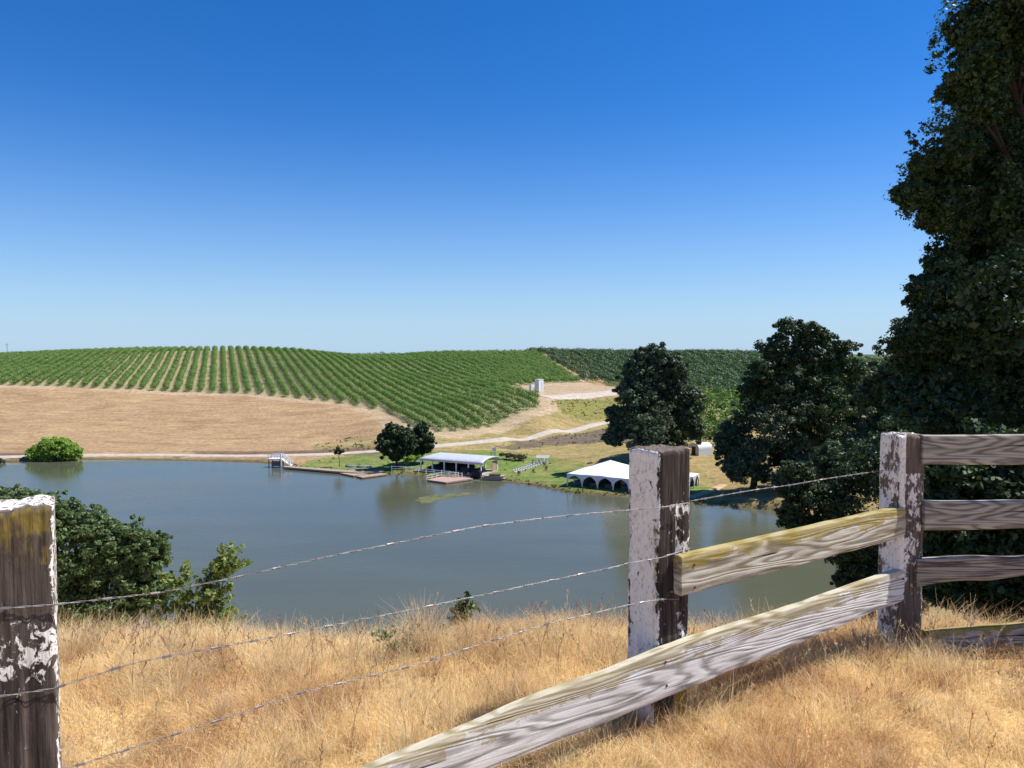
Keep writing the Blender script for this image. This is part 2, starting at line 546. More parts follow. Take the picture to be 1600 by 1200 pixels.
idx = np.arange(na * nr).reshape(na, nr)
i2 = np.roll(idx, -1, axis=0)
q = np.stack([idx[:, :-1], i2[:, :-1], i2[:, 1:], idx[:, 1:]], -1).reshape(-1, 4)[:, ::-1].copy()
TV = np.stack([tx, ty, TZ.ravel()], 1)
# centre cap
cidx = len(TV)
TV = np.vstack([TV, [[0, 0, gz(0, 0)]]])
capf = np.stack([idx[:, 0], i2[:, 0], np.full(na, cidx), np.full(na, cidx)], -1)
C = np.vstack([C, C[:1]])
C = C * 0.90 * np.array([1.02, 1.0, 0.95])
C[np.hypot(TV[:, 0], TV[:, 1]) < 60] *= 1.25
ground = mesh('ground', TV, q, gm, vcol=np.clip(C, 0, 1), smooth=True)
tag(ground, kind='structure')
capm = mesh('ground', TV[np.concatenate([idx[:, 0], [cidx]])], [(i, len(ang), (i + 1) % na) for i in range(na)], gm, vcol=np.tile(C[-1], (na + 1, 1)))
tag(capm, kind='structure')
# heights read back from the finished sheet
bvh = BVHTree.FromPolygons([tuple(v) for v in TV.tolist()], q.tolist())
def G(x, y):
    h = bvh.ray_cast(Vector((float(x), float(y), 200)), Vector((0, 0, -1)))[0]
    return h.z if h else gz(x, y)

# water
wm, nt, b = mat_new('lake_water')
co = coords(nt, 'Object', (1, 1.5, 1))
pat = noise(nt, coords(nt, 'Object', (0.6, 1.6, 1)), 0.035, 4, 0.6)
nt.links.new(ramp(nt, pat, [(0.35, (0.088, 0.096, 0.060)), (0.65, (0.106, 0.110, 0.072))]), b.inputs['Base Color'])
b.inputs['Roughness'].default_value = 0.09
b.inputs['IOR'].default_value = 1.33
b.inputs['Specular IOR Level'].default_value = 0.5
sepw = nd(nt, 'ShaderNodeSeparateXYZ')
tcw = nd(nt, 'ShaderNodeTexCoord'); nt.links.new(tcw.outputs['Object'], sepw.inputs[0])
yy_ = mth(nt, 'ADD', sepw.outputs['Y'], mth(nt, 'MULTIPLY', pat, 30.0))
calm = nd(nt, 'ShaderNodeMapRange'); calm.inputs['From Min'].default_value = 165; calm.inputs['From Max'].default_value = 192
calm.inputs['To Min'].default_value = 1.0; calm.inputs['To Max'].default_value = 0.25
nt.links.new(yy_, calm.inputs['Value'])
r1 = noise(nt, co, 1.1, 4, 0.6, 0.4)
r2 = noise(nt, co, 4.5, 3, 0.6, 0.2)
hh = mth(nt, 'ADD', r1, mth(nt, 'MULTIPLY', r2, 0.25))
amp = ramp(nt, pat, [(0.30, 0.45), (0.62, 1.0)])
hh = mth(nt, 'MULTIPLY', mth(nt, 'MULTIPLY', hh, amp), calm.outputs[0])
bump(nt, b, hh, 0.34, 0.10)
lb = [(-205, 40), (75, 40), (75, 200), (-205, 200)]
water = mesh('water', [(x, y, WZ) for x, y in lb], [(0, 1, 2, 3)], wm)
tag(water, kind='structure')

# roads
def strip(name, pts, width, mat, dz=0.05, step=0.8, nx=5, wob=0.0):
    pts = np.array(pts, float)
    seg = np.r_[0, np.cumsum(np.hypot(*np.diff(pts, axis=0).T))]
    s = np.arange(0, seg[-1], step)
    # smooth the polyline
    X = np.interp(s, seg, pts[:, 0]); Y = np.interp(s, seg, pts[:, 1])
    k = np.ones(15) / 15
    Xp = np.convolve(np.pad(X, 7, 'edge'), k, 'valid'); Yp = np.convolve(np.pad(Y, 7, 'edge'), k, 'valid')
    dx, dy = np.gradient(Xp), np.gradient(Yp)
    l = np.hypot(dx, dy); nx_, ny_ = -dy / l, dx / l
    v, f = [], []
    for i in range(len(s)):
        wv = width * (1 + wob * (vn(s[i] * 0.2, 3.3) - 0.5))
        for j in range(nx):
            t = (j / (nx - 1) - 0.5) * wv
            x, y = Xp[i] + nx_[i] * t, Yp[i] + ny_[i] * t
            v.append((x, y, G(x, y) + (dz if 0 < j < nx - 1 else -0.05)))
    for i in range(len(s) - 1):
        for j in range(nx - 1):
            a = i * nx + j
            f.append((a, a + 1, a + nx + 1, a + nx))
    o = mesh(name, v, f, mat, smooth=True)
    return tag(o, kind='structure')
road_m = plain('pale_gravel', (0.46, 0.41, 0.34), 0.95, 0.16, 0.7, 0.1)
strip('road', ROAD1, 3.2, road_m, 0.12, wob=0.25)
strip('dirt_road', TP((846, 621), (870, 620.5), (900, 619), (940, 616), (975, 610)), 8.0, plain('chalky_dirt', (0.48, 0.41, 0.34), 0.95, 0.15, 0.5, 0.1), 0.12, wob=0.4)
path_pts = [ATZ(1070, 779, LZ + .1)[:2], ATZ(1100, 769, LZ + .1)[:2], ATZ(1135, 757, LZ + .1)[:2]]
strip('footpath', path_pts, 2.2, plain('sandy_path', (0.52, 0.37, 0.22), 0.95, 0.15, 1.5, 0.1), 0.12)

# ---------------------------------------------------------------- foliage
def cloud(blobs, n_sub, n_leaf, leaf, sub=(0.24, 0.42), flat=0.92, seed=1, up=0.5, core=0.0, aspect=0.55, shell=0.82):
    """blobs: (x,y,z,r) -> kite-shaped leaves in small clumps over each blob"""
    g = np.random.default_rng(seed)
    vs = []
    for bx, by, bz, br in blobs:
        ns = max(3, int(n_sub))
        d = g.normal(size=(ns, 3)); d /= np.linalg.norm(d, axis=1)[:, None]
        rr = br * (shell - 0.55 * g.random(ns) ** 2.2)
        ol = g.random(ns) < 0.13
        rr = np.where(ol, br * g.uniform(1.0, 1.22, ns), rr)
        cpos = np.array([bx, by, bz]) + d * rr[:, None] * np.array([1, 1, flat])
        sr = br * g.uniform(sub[0], sub[1], ns) * np.where(ol, 0.5, 1)
        m = max(4, int(n_leaf))
        dd = g.normal(size=(ns, m, 3)); dd /= np.linalg.norm(dd, axis=2)[..., None]
        rad_ = g.random((ns, m)) ** 0.45
        pos = cpos[:, None] + dd * (rad_ * sr[:, None])[..., None] * np.array([1, 1, 0.7])
        nrm = dd * 0.8 + g.normal(size=dd.shape) * 0.55 + np.array([0, 0, up])
        nrm /= np.linalg.norm(nrm, axis=2)[..., None]
        pos = pos.reshape(-1, 3); nrm = nrm.reshape(-1, 3)
        t = np.cross(nrm, g.normal(size=nrm.shape)); t /= np.linalg.norm(t, axis=1)[:, None] + 1e-9
        bb = np.cross(nrm, t)
        L = leaf * g.uniform(0.5, 1.55, len(pos))[:, None]
        vs.append(np.stack([pos - t * L * 0.5, pos + bb * L * aspect * 0.5 - t * L * 0.05, pos + t * L * 0.5, pos - bb * L * aspect * 0.5 - t * L * 0.05], 1))
        if core > 0:                      # large inner leaves so the middle is dense
            nc = int(core)
            dd = g.normal(size=(nc, 3)); dd /= np.linalg.norm(dd, axis=1)[:, None]
            pos = np.array([bx, by, bz]) + dd * (br * 0.66 * g.random(nc)[:, None] ** 0.4) * np.array([1, 1, flat])
            nrm = g.normal(size=(nc, 3)); nrm /= np.linalg.norm(nrm, axis=1)[:, None]
            t = np.cross(nrm, g.normal(size=nrm.shape)); t /= np.linalg.norm(t, axis=1)[:, None]
            bb = np.cross(nrm, t)
            L = min(br * 0.13, leaf * 1.0) * g.uniform(0.6, 1.2, nc)[:, None]
            vs.append(np.stack([pos - t * L, pos + bb * L * 0.8, pos + t * L, pos - bb * L * 0.8], 1))
    v = np.concatenate(vs).reshape(-1, 3)
    return v, np.arange(len(v)).reshape(-1, 4)
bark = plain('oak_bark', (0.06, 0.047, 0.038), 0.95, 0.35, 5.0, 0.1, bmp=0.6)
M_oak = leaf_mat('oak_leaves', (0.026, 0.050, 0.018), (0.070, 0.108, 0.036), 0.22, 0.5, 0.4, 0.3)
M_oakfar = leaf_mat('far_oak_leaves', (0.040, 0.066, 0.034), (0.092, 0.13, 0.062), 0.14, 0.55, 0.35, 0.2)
M_dark = leaf_mat('dense_dark_leaves', (0.025, 0.05, 0.018), (0.058, 0.095, 0.03), 0.16, 0.55, 0.3, 0.6)
M_vine = leaf_mat('vine_leaves', (0.11, 0.18, 0.048), (0.225, 0.325, 0.10), 0.38, 0.55, 0.3, 0.05)
M_orch = leaf_mat('orchard_leaves', (0.065, 0.11, 0.045), (0.12, 0.175, 0.08), 0.2, 0.55, 0.3, 0.05)
M_bright = leaf_mat('bright_orchard_leaves', (0.06, 0.13, 0.02), (0.12, 0.23, 0.035), 0.25, 0.55, 0.3, 0.2)
M_willow = leaf_mat('willow_leaves', (0.24, 0.36, 0.06), (0.36, 0.48, 0.10), 0.45, 0.6, 0.3, 0.4)
M_bush = leaf_mat('bush_leaves', (0.065, 0.11, 0.040), (0.155, 0.215, 0.08), 0.26, 0.5, 0.4, 0.8)
M_sap = leaf_mat('sapling_leaves', (0.10, 0.155, 0.04), (0.28, 0.32, 0.09), 0.35, 0.5, 0.4, 2.0)
M_sprig = leaf_mat('sprig_leaves', (0.05, 0.10, 0.03), (0.11, 0.19, 0.05), 0.2, 0.45, 0.5, 4.0)
M_dead = leaf_mat('dead_leaves', (0.22, 0.10, 0.05), (0.38, 0.2, 0.1), 0.2, 0.8, 0.1, 2.0)

def tree(name, label, cat, base, blobs, lm_, n_sub, n_leaf, leaf, trunk_r=0.3, seed=1, group=None, core=0, limbs=6, trunk_top=None, **kw):
    base = np.array(base, float)
    root = empty(name, base, 0, label, cat, group)
    loc = [(bx - base[0], by - base[1], bz - base[2], r) for bx, by, bz, r in blobs]
    v, f = cloud(loc, n_sub, n_leaf, leaf, seed=seed, core=core, **kw)
    mesh('crown', v, f, lm_, parent=root)
    g = random.Random(seed)
    m = MB()
    cx = sum(b_[0] for b_ in loc) / len(loc); cy = sum(b_[1] for b_ in loc) / len(loc); cz_ = sum(b_[2] for b_ in loc) / len(loc)
    fork = Vector((cx * 0.35, cy * 0.35, cz_ * 0.55)) if trunk_top is None else Vector(trunk_top)
    m.tube([(0, 0, -0.6), (fork.x * 0.2, fork.y * 0.2 , fork.z * 0.35), (fork.x * 0.7, fork.y * 0.7, fork.z * 0.75), fork], [trunk_r * 1.35, trunk_r, trunk_r * 0.85, trunk_r * 0.7], 9)
    for b_ in g.sample(loc, min(limbs, len(loc))):
        e = Vector(b_[:3])
        mid = fork.lerp(e, 0.5) + Vector((g.uniform(-.1, .1), g.uniform(-.1, .1), 0.12)) * b_[3]
        m.tube([fork - Vector((0, 0, trunk_r)), mid, e], [trunk_r * 0.6, trunk_r * 0.35, trunk_r * 0.12], 6)
        for q_ in range(4):
            e2 = e + Vector((g.uniform(-1, 1), g.uniform(-1, 1), g.uniform(-.4, .8))) * b_[3] * 0.75
            m.tube([mid.lerp(e, 0.6), e2], [trunk_r * 0.18, trunk_r * 0.04], 5)
    m.build('trunk', bark, root, True)
    return root
def blobpx(lst, D):
    o = []
    for t in lst:
        px, py, r = t[:3]
        dd = D + (t[3] if len(t) > 3 else 0)
        p = P(px, py, dd)
        o.append((p[0], p[1], p[2], r / F * dd))
    return o

# ---------------------------------------------------------------- vineyard and orchard
def bush_proto(rx, ry, z0, z1, n, leaf, seed):
    g = np.random.default_rng(seed)
    d = g.normal(size=(n, 3)); d /= np.linalg.norm(d, axis=1)[:, None]
    r_ = 0.62 + 0.42 * g.random(n)
    lump = 0.85 + 0.3 * g.random(8)
    k = ((np.arctan2(d[:, 1], d[:, 0]) + math.pi) / (2 * math.pi) * 7.99).astype(int)
    r_ *= lump[k]
    pos = d * r_[:, None] * np.array([rx, ry, (z1 - z0) / 2]) + np.array([0, 0, (z0 + z1) / 2])
    nrm = d + g.normal(size=(n, 3)) * 0.24 + np.array([0, 0, 0.2]); nrm /= np.linalg.norm(nrm, axis=1)[:, None]
    t = np.cross(nrm, g.normal(size=(n, 3))); t /= np.linalg.norm(t, axis=1)[:, None]
    bb = np.cross(nrm, t)
    L = leaf * g.uniform(0.7, 1.3, n)[:, None]
    v = np.stack([pos - t * L * .5, pos + bb * L * .36, pos + t * L * .5, pos - bb * L * .36], 1).reshape(-1, 3)
    return v
def plantation(name, proto_args, pos, rotz, n_ind, label, cat, group, mat, stuff_name, stuff_label, seed, smin=0.78, smax=1.14):
    g = np.random.default_rng(seed)
    protos = [bush_proto(*proto_args, seed=seed + k) for k in range(5)]
    px = 800 + pos[:, 0] / pos[:, 1] * F
    infr = (px > 4) & (px < 1590)
    order = np.argsort(np.where(infr, pos[:, 1], 1e6))
    ind, rest = order[:n_ind], order[n_ind:]
    mes = [mesh(name, v, np.arange(len(v)).reshape(-1, 4), mat, link=False) for v in protos]
    for k in range(5):
        mes[k].data.name = name
    first = True
    for i in ind:
        o = mes[int(g.integers(5))].copy()
        o.name = name
        o.location = tuple(pos[i])
        s_ = g.uniform(smin, smax)
        o.scale = (s_, s_, s_ * g.uniform(0.92, 1.08))
        o.rotation_euler = (0, 0, rotz + (math.pi if g.random() < 0.5 else 0) + g.normal() * 0.12)
        col.objects.link(o)
        tag(o, label, cat, group)
    for m_ in mes:
        bpy.data.objects.remove(m_)
    vs = []
    kk = g.integers(5, size=len(rest))
    for k in range(5):
        pp = pos[rest[kk == k]]
        if not len(pp): continue
        a = rotz + g.normal(size=len(pp)) * 0.12 + (g.random(len(pp)) < 0.5) * math.pi
        s_ = g.uniform(smin, smax, len(pp))
        v = protos[k]
        x = v[None, :, 0] * np.cos(a)[:, None] - v[None, :, 1] * np.sin(a)[:, None]
        y = v[None, :, 0] * np.sin(a)[:, None] + v[None, :, 1] * np.cos(a)[:, None]
        z = np.repeat(v[None, :, 2], len(pp), 0)
        w = np.stack([x, y, z], -1) * s_[:, None, None] + pp[:, None]
        vs.append(w.reshape(-1, 3))
    v = np.concatenate(vs)
    o = mesh(stuff_name, v, np.arange(len(v)).reshape(-1, 4), mat)
    tag(o, stuff_label, None, None, 'stuff')

RD = np.array([-0.395, 1.0]); RDL = np.linalg.norm(RD)
ROWX = 4.62
pts_ = []
for k in range(-75, 75):
    s_ = np.arange(198, 474, 1.5 / RDL)
    x = k * ROWX + RD[0] * s_ + 1.1
    y = s_ + 0 * x
    m_ = inpoly(x, y, FIELD)
    x, y = x[m_], y[m_]
    g0 = rng.random(len(x)) > 0.02 + 0.05 * (fbm(x * .05, y * .05, 0, 91) > .62)
    x, y = x[g0] + rng.normal(size=g0.sum()) * 0.12, y[g0] + rng.normal(size=g0.sum()) * 0.12
    pts_.append(np.stack([x, y], 1))
pts_ = np.concatenate(pts_)
pts3 = np.column_stack([pts_, height(pts_[:, 0], pts_[:, 1])])
print('vines', len(pts3))
plantation('vine', (1.25, 1.38, 0.3, 2.75, 110, 0.42), pts3, math.atan2(RD[1], RD[0]), 300,
           'leafy green vine bush in the row ends along the lower edge of the hillside vineyard', 'vine', 'vines at the front of the hillside vineyard', M_vine,
           'vineyard_rows', 'green vine rows running up and over the hillside', 100)

ORCH = np.array([((a - 800) / F * b, b) for a, b in [(822, 482), (842, 468), (874, 396), (910, 334), (960, 326), (985, 318), (1060, 285), (1150, 270), (1300, 265), (1440, 265), (1440, 400), (1300, 440), (1160, 500), (1000, 540), (822, 535)]])
pp = []
for k in range(60):
    for j in range(60):
        x, y = 5 + k * 5.6 + (j % 2) * 0.0 - (j * 0.9), 262 + j * 5.2 + k * 0.6
        if inpoly(np.array([x]), np.array([y]), ORCH)[0]:
            pp.append((x + rng.normal() * 0.3, y + rng.normal() * 0.3))
pp = np.array(pp)
pp3 = np.column_stack([pp, height(pp[:, 0], pp[:, 1])])
print('orchard', len(pp3))
plantation('orchard_tree', (2.6, 2.6, 0.7, 4.6, 120, 0.75), pp3, 0.3, 300,
           'round dark green tree standing in the front rows of the hillside orchard', 'tree', 'orchard trees on the far right hill', M_orch,
           'orchard_rows', 'dark green orchard covering the far hill behind the oaks', 200)
# brighter green trees between the two oaks
pb = []
for a, b_ in [(1078, 262), (1100, 258), (1124, 262), (1150, 262), (1172, 262), (1090, 240), (1112, 238), (1136, 240), (1160, 240), (1085, 222), (1106, 220), (1130, 221), (1153, 222), (1095, 205), (1118, 203), (1142, 205), (1165, 206), (1104, 190), (1128, 190)]:
    x = (a - 800) / F * b_
    pb.append((x, b_, gz(x, b_)))
bp = [bush_proto(3.1, 3.1, 0.6, 6.4, 320, 0.62, seed=300 + k) for k in range(3)]
bo = [mesh('fruit_tree', v, np.arange(len(v)).reshape(-1, 4), M_bright, link=False) for v in bp]
for i, p_ in enumerate(pb):
    o = bo[i % 3].copy(); o.name = 'fruit_tree'
    o.location = p_; o.rotation_euler = (0, 0, rng.random() * 6); s_ = rng.uniform(0.9, 1.15); o.scale = (s_, s_, s_)
    col.objects.link(o)
    tag(o, 'bright green bushy fruit tree in the gap between the big oaks', 'tree', 'bright fruit trees between the oaks')
for o in bo: bpy.data.objects.remove(o)
# far little trees on the tan saddle
v = bush_proto(3.6, 3.6, 0.2, 5.5, 90, 1.2, seed=400)
dt = mesh('distant_tree', v, np.arange(len(v)).reshape(-1, 4), M_oakfar, link=False)
for a in (541, 552, 560, 569, 577, 586, 597, 605, 614, 628):
    D = 905 + rng.uniform(-12, 12)
    x = (a - 800) / F * D
    o = dt.copy(); o.name = 'distant_tree'; o.location = (x, D, gz(x, D)); s_ = rng.uniform(0.7, 1.2); o.scale = (s_, s_, s_)
    col.objects.link(o)
    tag(o, 'tiny round tree on the far tan ridge beyond the vineyard crest', 'tree', 'tiny trees along the far ridge')
bpy.data.objects.remove(dt)

# ---------------------------------------------------------------- trees
def gpx(px, D):
    x = (px - 800) / F * D
    return (x, D, gz(x, D))
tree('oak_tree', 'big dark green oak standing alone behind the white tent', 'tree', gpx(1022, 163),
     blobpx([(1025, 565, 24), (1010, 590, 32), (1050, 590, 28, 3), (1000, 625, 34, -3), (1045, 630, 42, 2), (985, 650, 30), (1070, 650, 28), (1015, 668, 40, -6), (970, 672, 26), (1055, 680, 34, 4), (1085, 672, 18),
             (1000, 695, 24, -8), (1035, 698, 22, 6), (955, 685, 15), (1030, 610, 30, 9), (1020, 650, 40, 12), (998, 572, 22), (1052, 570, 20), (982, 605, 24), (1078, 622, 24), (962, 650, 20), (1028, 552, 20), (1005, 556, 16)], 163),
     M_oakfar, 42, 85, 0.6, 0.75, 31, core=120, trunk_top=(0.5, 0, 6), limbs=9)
tree('oak_tree', 'tall dark oak with sky gaps in its crown right of the fruit trees', 'tree', gpx(1300, 142),
     blobpx([(1232, 515, 24), (1205, 545, 24), (1245, 545, 30, 3), (1190, 580, 24, -2), (1300, 560, 30), (1275, 590, 34), (1330, 575, 28), (1225, 600, 34), (1340, 610, 32), (1355, 640, 34),
             (1175, 600, 18), (1300, 640, 40, -4), (1250, 650, 36, 3), (1360, 690, 40), (1310, 700, 40), (1165, 610, 16), (1372, 600, 20), (1265, 520, 22), (1290, 530, 18), (1320, 545, 20), (1225, 570, 22), (1265, 560, 26), (1245, 620, 32), (1200, 610, 26), (1290, 620, 36), (1330, 660, 36), (1270, 680, 40), (1300, 730, 40), (1350, 740, 40), (1240, 700, 36)], 138),
     M_oak, 34, 95, 0.45, 0.7, 32, core=90, trunk_top=(1.0, 0, 9), limbs=10)
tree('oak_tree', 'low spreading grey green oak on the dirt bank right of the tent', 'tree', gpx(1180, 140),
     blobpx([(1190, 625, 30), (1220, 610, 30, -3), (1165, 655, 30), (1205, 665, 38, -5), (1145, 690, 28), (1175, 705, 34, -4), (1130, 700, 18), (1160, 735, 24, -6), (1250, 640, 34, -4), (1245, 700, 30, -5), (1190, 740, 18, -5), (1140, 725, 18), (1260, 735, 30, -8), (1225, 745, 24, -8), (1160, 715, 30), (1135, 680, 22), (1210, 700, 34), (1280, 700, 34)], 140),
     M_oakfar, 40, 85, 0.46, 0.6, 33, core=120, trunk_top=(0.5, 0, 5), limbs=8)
tree('oak_tree', 'dark overhanging oak at the water edge left of the corner post', 'tree', gpx(1370, 42),
     blobpx([(1300, 790, 50), (1255, 775, 30), (1245, 740, 24), (1345, 850, 50), (1345, 740, 55), (1300, 720, 35, 2), (1235, 810, 22), (1340, 890, 34), (1395, 700, 60), (1420, 800, 80), (1280, 830, 34), (1390, 880, 50), (1430, 900, 50), (1225, 765, 14), (1320, 905, 18), (1240, 795, 20), (1440, 720, 60)], 42),
     M_oak, 54, 120, 0.15, 0.35, 34, core=500, trunk_top=(-1.5, 0, 4), limbs=9)
tree('oak_tree', 'dark oak crown filling the gap behind the corner post', 'tree', gpx(1450, 62),
     blobpx([(1392, 582, 24), (1372, 596, 20), (1350, 700, 40), (1400, 720, 40), (1366, 602, 18), (1352, 620, 20), (1388, 603, 22), (1378, 635, 26), (1412, 590, 24), (1372, 670, 26), (1400, 615, 34), (1440, 590, 50), (1380, 640, 26), (1400, 670, 50), (1460, 650, 70), (1520, 600, 80), (1370, 690, 30)], 62),
     M_oak, 44, 110, 0.25, 0.45, 35, core=140, trunk_top=(0, 0, 7))
big = [(1560, 60, 62), (1515, 45, 34), (1530, 110, 42), (1600, 150, 85), (1500, 135, 30), (1535, 165, 32), (1530, 250, 75), (1460, 285, 45), (1425, 305, 24), (1480, 325, 42), (1600, 330, 110), (1500, 235, 32), (1465, 340, 26),
       (1520, 400, 62), (1570, 480, 105), (1485, 460, 55), (1450, 455, 30), (1445, 520, 36), (1500, 550, 75), (1430, 560, 30), (1405, 540, 14), (1600, 600, 115), (1480, 640, 75), (1550, 700, 95), (1420, 620, 34), (1480, 420, 30),
       (1700, 100, 130), (1720, 300, 150), (1720, 500, 150), (1660, -60, 120), (1560, -40, 45), (1760, -100, 140), (1680, 700, 130), (1850, 200, 160), (1850, 450, 170), (1800, 650, 150), (1540, -100, 60), (1412, 300, 14), (1440, 260, 16)]
big3 = []
for i, t in enumerate(big):
    big3.append((t[0], t[1], t[2], [0, 0.8, -0.7, 1.5, -1.2][i % 5] if t[2] > 50 else [0, 0.4, -0.4][i % 3]))
b3 = blobpx(big3, 15.0)
b3 += [(x + dx, y + 2.6, z, r * 1.1) for (x, y, z, r), dx in zip(b3, np.tile([0.8, 1.4, 1.0], 20)) if r > 0.95]
tree('oak_tree', 'huge nearly black oak towering over the fence at the right edge', 'tree', gpx(1740, 16), b3,
     M_oak, 100, 66, 0.088, 0.3, 36, core=1500, trunk_top=(-0.5, 0, 7), limbs=8, sub=(0.14, 0.3), shell=0.95)
# stray twigs of the big oak
def twig(root, p0, p1, n, leaf, lm_, rr, seed, spread=0.12, name='sprig'):
    base = Vector(root.location)
    a, c = Vector(p0) - base, Vector(p1) - base
    m = MB(); m.tube([a, a.lerp(c, .5) + Vector((0, 0, .03)), c], [rr, rr * .7, rr * .3], 5)
    t_ = m.build('twig', bark, root)
    g = np.random.default_rng(seed)
    bl = []
    for i in range(n):
        k = g.random() ** 0.7
        q_ = a.lerp(c, k)
        bl.append((q_.x + g.normal() * spread * .5, q_.y + g.normal() * spread * .5, q_.z + g.normal() * spread * .5, spread))
    v, f = cloud(bl, 3, 6, leaf, seed=seed, shell=0.9)
    return mesh(name, v, f, lm_, parent=root)
bigoak = [o for o in bpy.data.objects if o.name.startswith('oak_tree') and 'towering' in o.get('label', '')][0]
bigoak_b = tuple(bigoak.location)
for (a, b_, c_, d_, n) in [(1470, 262, 1414, 238, 8), (1450, 240, 1412, 205, 7), (1440, 550, 1388, 545, 7)]:
    twig(bigoak, P(a, b_, 15), P(c_, d_, 15), n, 0.09, M_oak, 0.02, a, 0.09, 'crown')
tree('shrub', 'black green shrub behind the rails right of the corner post', 'shrub', gpx(1560, 10.5),
     blobpx([(1480, 860, 70), (1450, 790, 50), (1540, 780, 90), (1560, 880, 90), (1620, 800, 110), (1470, 740, 50), (1600, 720, 80), (1700, 850, 120), (1490, 920, 40), (1560, 940, 50), (1640, 930, 60)], 10.5),
     M_dark, 60, 70, 0.085, 0.06, 37, core=700, limbs=8)
tree('bush', 'dark green oak bush rising from the slope behind the left post', 'bush', gpx(110, 18),
     blobpx([(40, 835, 70), (0, 800, 40), (30, 792, 34), (70, 800, 34), (105, 815, 36), (140, 825, 30), (-40, 800, 40), (130, 860, 66), (85, 930, 70), (190, 850, 42), (165, 830, 26), (225, 870, 40), (215, 925, 50), (160, 945, 55), (245, 850, 20), (30, 930, 80), (-60, 850, 90), (255, 915, 22)], 18),
     M_bush, 80, 95, 0.075, 0.12, 38, core=700, sub=(0.16, 0.3), shell=0.92, limbs=8)
tree('tree', 'dense round dark tree at the shore with its lawn shadow, left of its twin', 'tree', (*ATZ(620, 733, LZ)[:2], LZ - .1),
     blobpx([(614, 688, 23), (604, 700, 15), (628, 700, 18), (612, 670, 11), (632, 680, 16), (600, 685, 11), (618, 712, 10), (620, 676, 14), (600, 695, 13), (636, 695, 15), (622, 706, 14), (612, 698, 20)], 169),
     M_dark, 40, 70, 0.5, 0.28, 39, core=100, limbs=5)
tree('tree', 'dense dark tree just right of its round twin, behind the pavilion end', 'tree', gpx(658, 174),
     blobpx([(657, 682, 19), (650, 696, 16), (664, 697, 13), (660, 668, 10), (645, 680, 12), (670, 684, 9), (658, 672, 13), (668, 695, 12), (652, 706, 12), (648, 690, 14)], 174),
     M_dark, 40, 70, 0.5, 0.28, 40, core=100, limbs=5)
tree('willow', 'bright green round willow leaning over the far left water edge', 'willow', (*ATZ(86, 719, WZ + .4)[:2], WZ),
     blobpx([(85, 704, 24), (66, 706, 20), (104, 706, 20), (85, 703, 18), (64, 706, 16), (106, 705, 17), (76, 694, 12), (98, 692, 12), (55, 712, 11), (118, 710, 10), (85, 712, 14), (66, 713, 10), (105, 713, 10), (85, 694, 13), (72, 700, 14), (98, 700, 14), (52, 706, 9), (118, 704, 9), (60, 716, 8), (108, 716, 8)], 186),
     M_willow, 34, 70, 0.5, 0.2, 41, core=60, limbs=4)
tree('bush', 'small dark bush at the far left end of the lakeshore road', 'bush', gpx(0, 181), blobpx([(-2, 719, 6), (4, 721, 4)], 181), M_dark, 12, 50, 0.3, 0.06, 42, limbs=1)
tree('young_tree', 'small round topped lawn tree on a thin stem beside the brown dock', 'tree', gpx(529, 174),
     blobpx([(529, 705, 6), (524, 706, 4.5), (534, 705, 4.5), (529, 701, 4)], 174), M_dark, 16, 36, 0.32, 0.07, 43, core=8, limbs=3)
tree('bush', 'light green low bush at the left end of the pavilion', 'bush', (*ATZ(645, 728, LZ)[:2], LZ), blobpx([(645, 717, 9), (635, 720, 6), (655, 714, 5)], 168), M_willow, 14, 40, 0.35, 0.06, 44, limbs=2)
for i, (a, b_) in enumerate([(811, 741), (834, 737), (854, 733)]):
    g3 = ATZ(a, b_ + 1, LZ)
    z = G(g3[0], g3[1])
    tree('shrub', ['small yellow green shrub on the lawn, nearest the stacked lumber', 'small yellow green shrub on the lawn, middle of the three', 'small yellow green shrub on the lawn, nearest the tent'][i], 'shrub',
         (g3[0], g3[1], z), [(g3[0], g3[1], z + .4, .45), (g3[0], g3[1], z + .75, .3)], M_sap, 10, 26, 0.2, 0.04, 50 + i, 'yellow green shrubs dotted on the lawn', limbs=1)
v, f = cloud(blobpx([(795, 712, 8), (806, 712, 9), (815, 714, 8), (785, 710, 5)], 178), 20, 50, 0.45, seed=60, flat=0.35, aspect=0.2)
zz_ = G((803 - 800) / F * 178, 178)
v[:, 2] = np.maximum(v[:, 2], zz_)
o = mesh('brush_pile', v, f, plain('dead_branches', (0.13, 0.09, 0.075), 0.95, 0.3, 1.0, 0.1))
tag(o, 'low brown pile of cut branches on the lawn behind the pavilion', 'brush pile')

# sapling by the left bush
def sapling(name, label, base, stems, leaf, lm_, seed, nper=9, rr=0.012, spr=0.09):
    root = empty(name, base, 0, label, 'sapling')
    bs = Vector(base)
    g = np.random.default_rng(seed)
    m = MB(); bl = []
    for st in stems:
        pts = [Vector(p) - bs for p in st]
        m.tube(pts, [rr * (1 - 0.75 * i / (len(pts) - 1)) for i in range(len(pts))], 6)
        for i in range(1, len(pts)):
            for k in range(nper):
                q_ = pts[i - 1].lerp(pts[i], g.random()) if i > 1 else pts[1]
                tip = q_ + Vector(g.normal(size=3) * spr)
                m.tube([q_, tip], [rr * .2, rr * .1], 4)
                bl.append((tip.x, tip.y, tip.z, spr * .66))
    m.build('stem', bark, root)
    v, f = cloud(bl, 4, 4, leaf, seed=seed, shell=1.0, aspect=0.6, sub=(0.6, 0.9))
    mesh('foliage', v, f, lm_, parent=root)
D = 8.0
sb = P(300, 1010, D)
sb[2] = gz(sb[0], D)
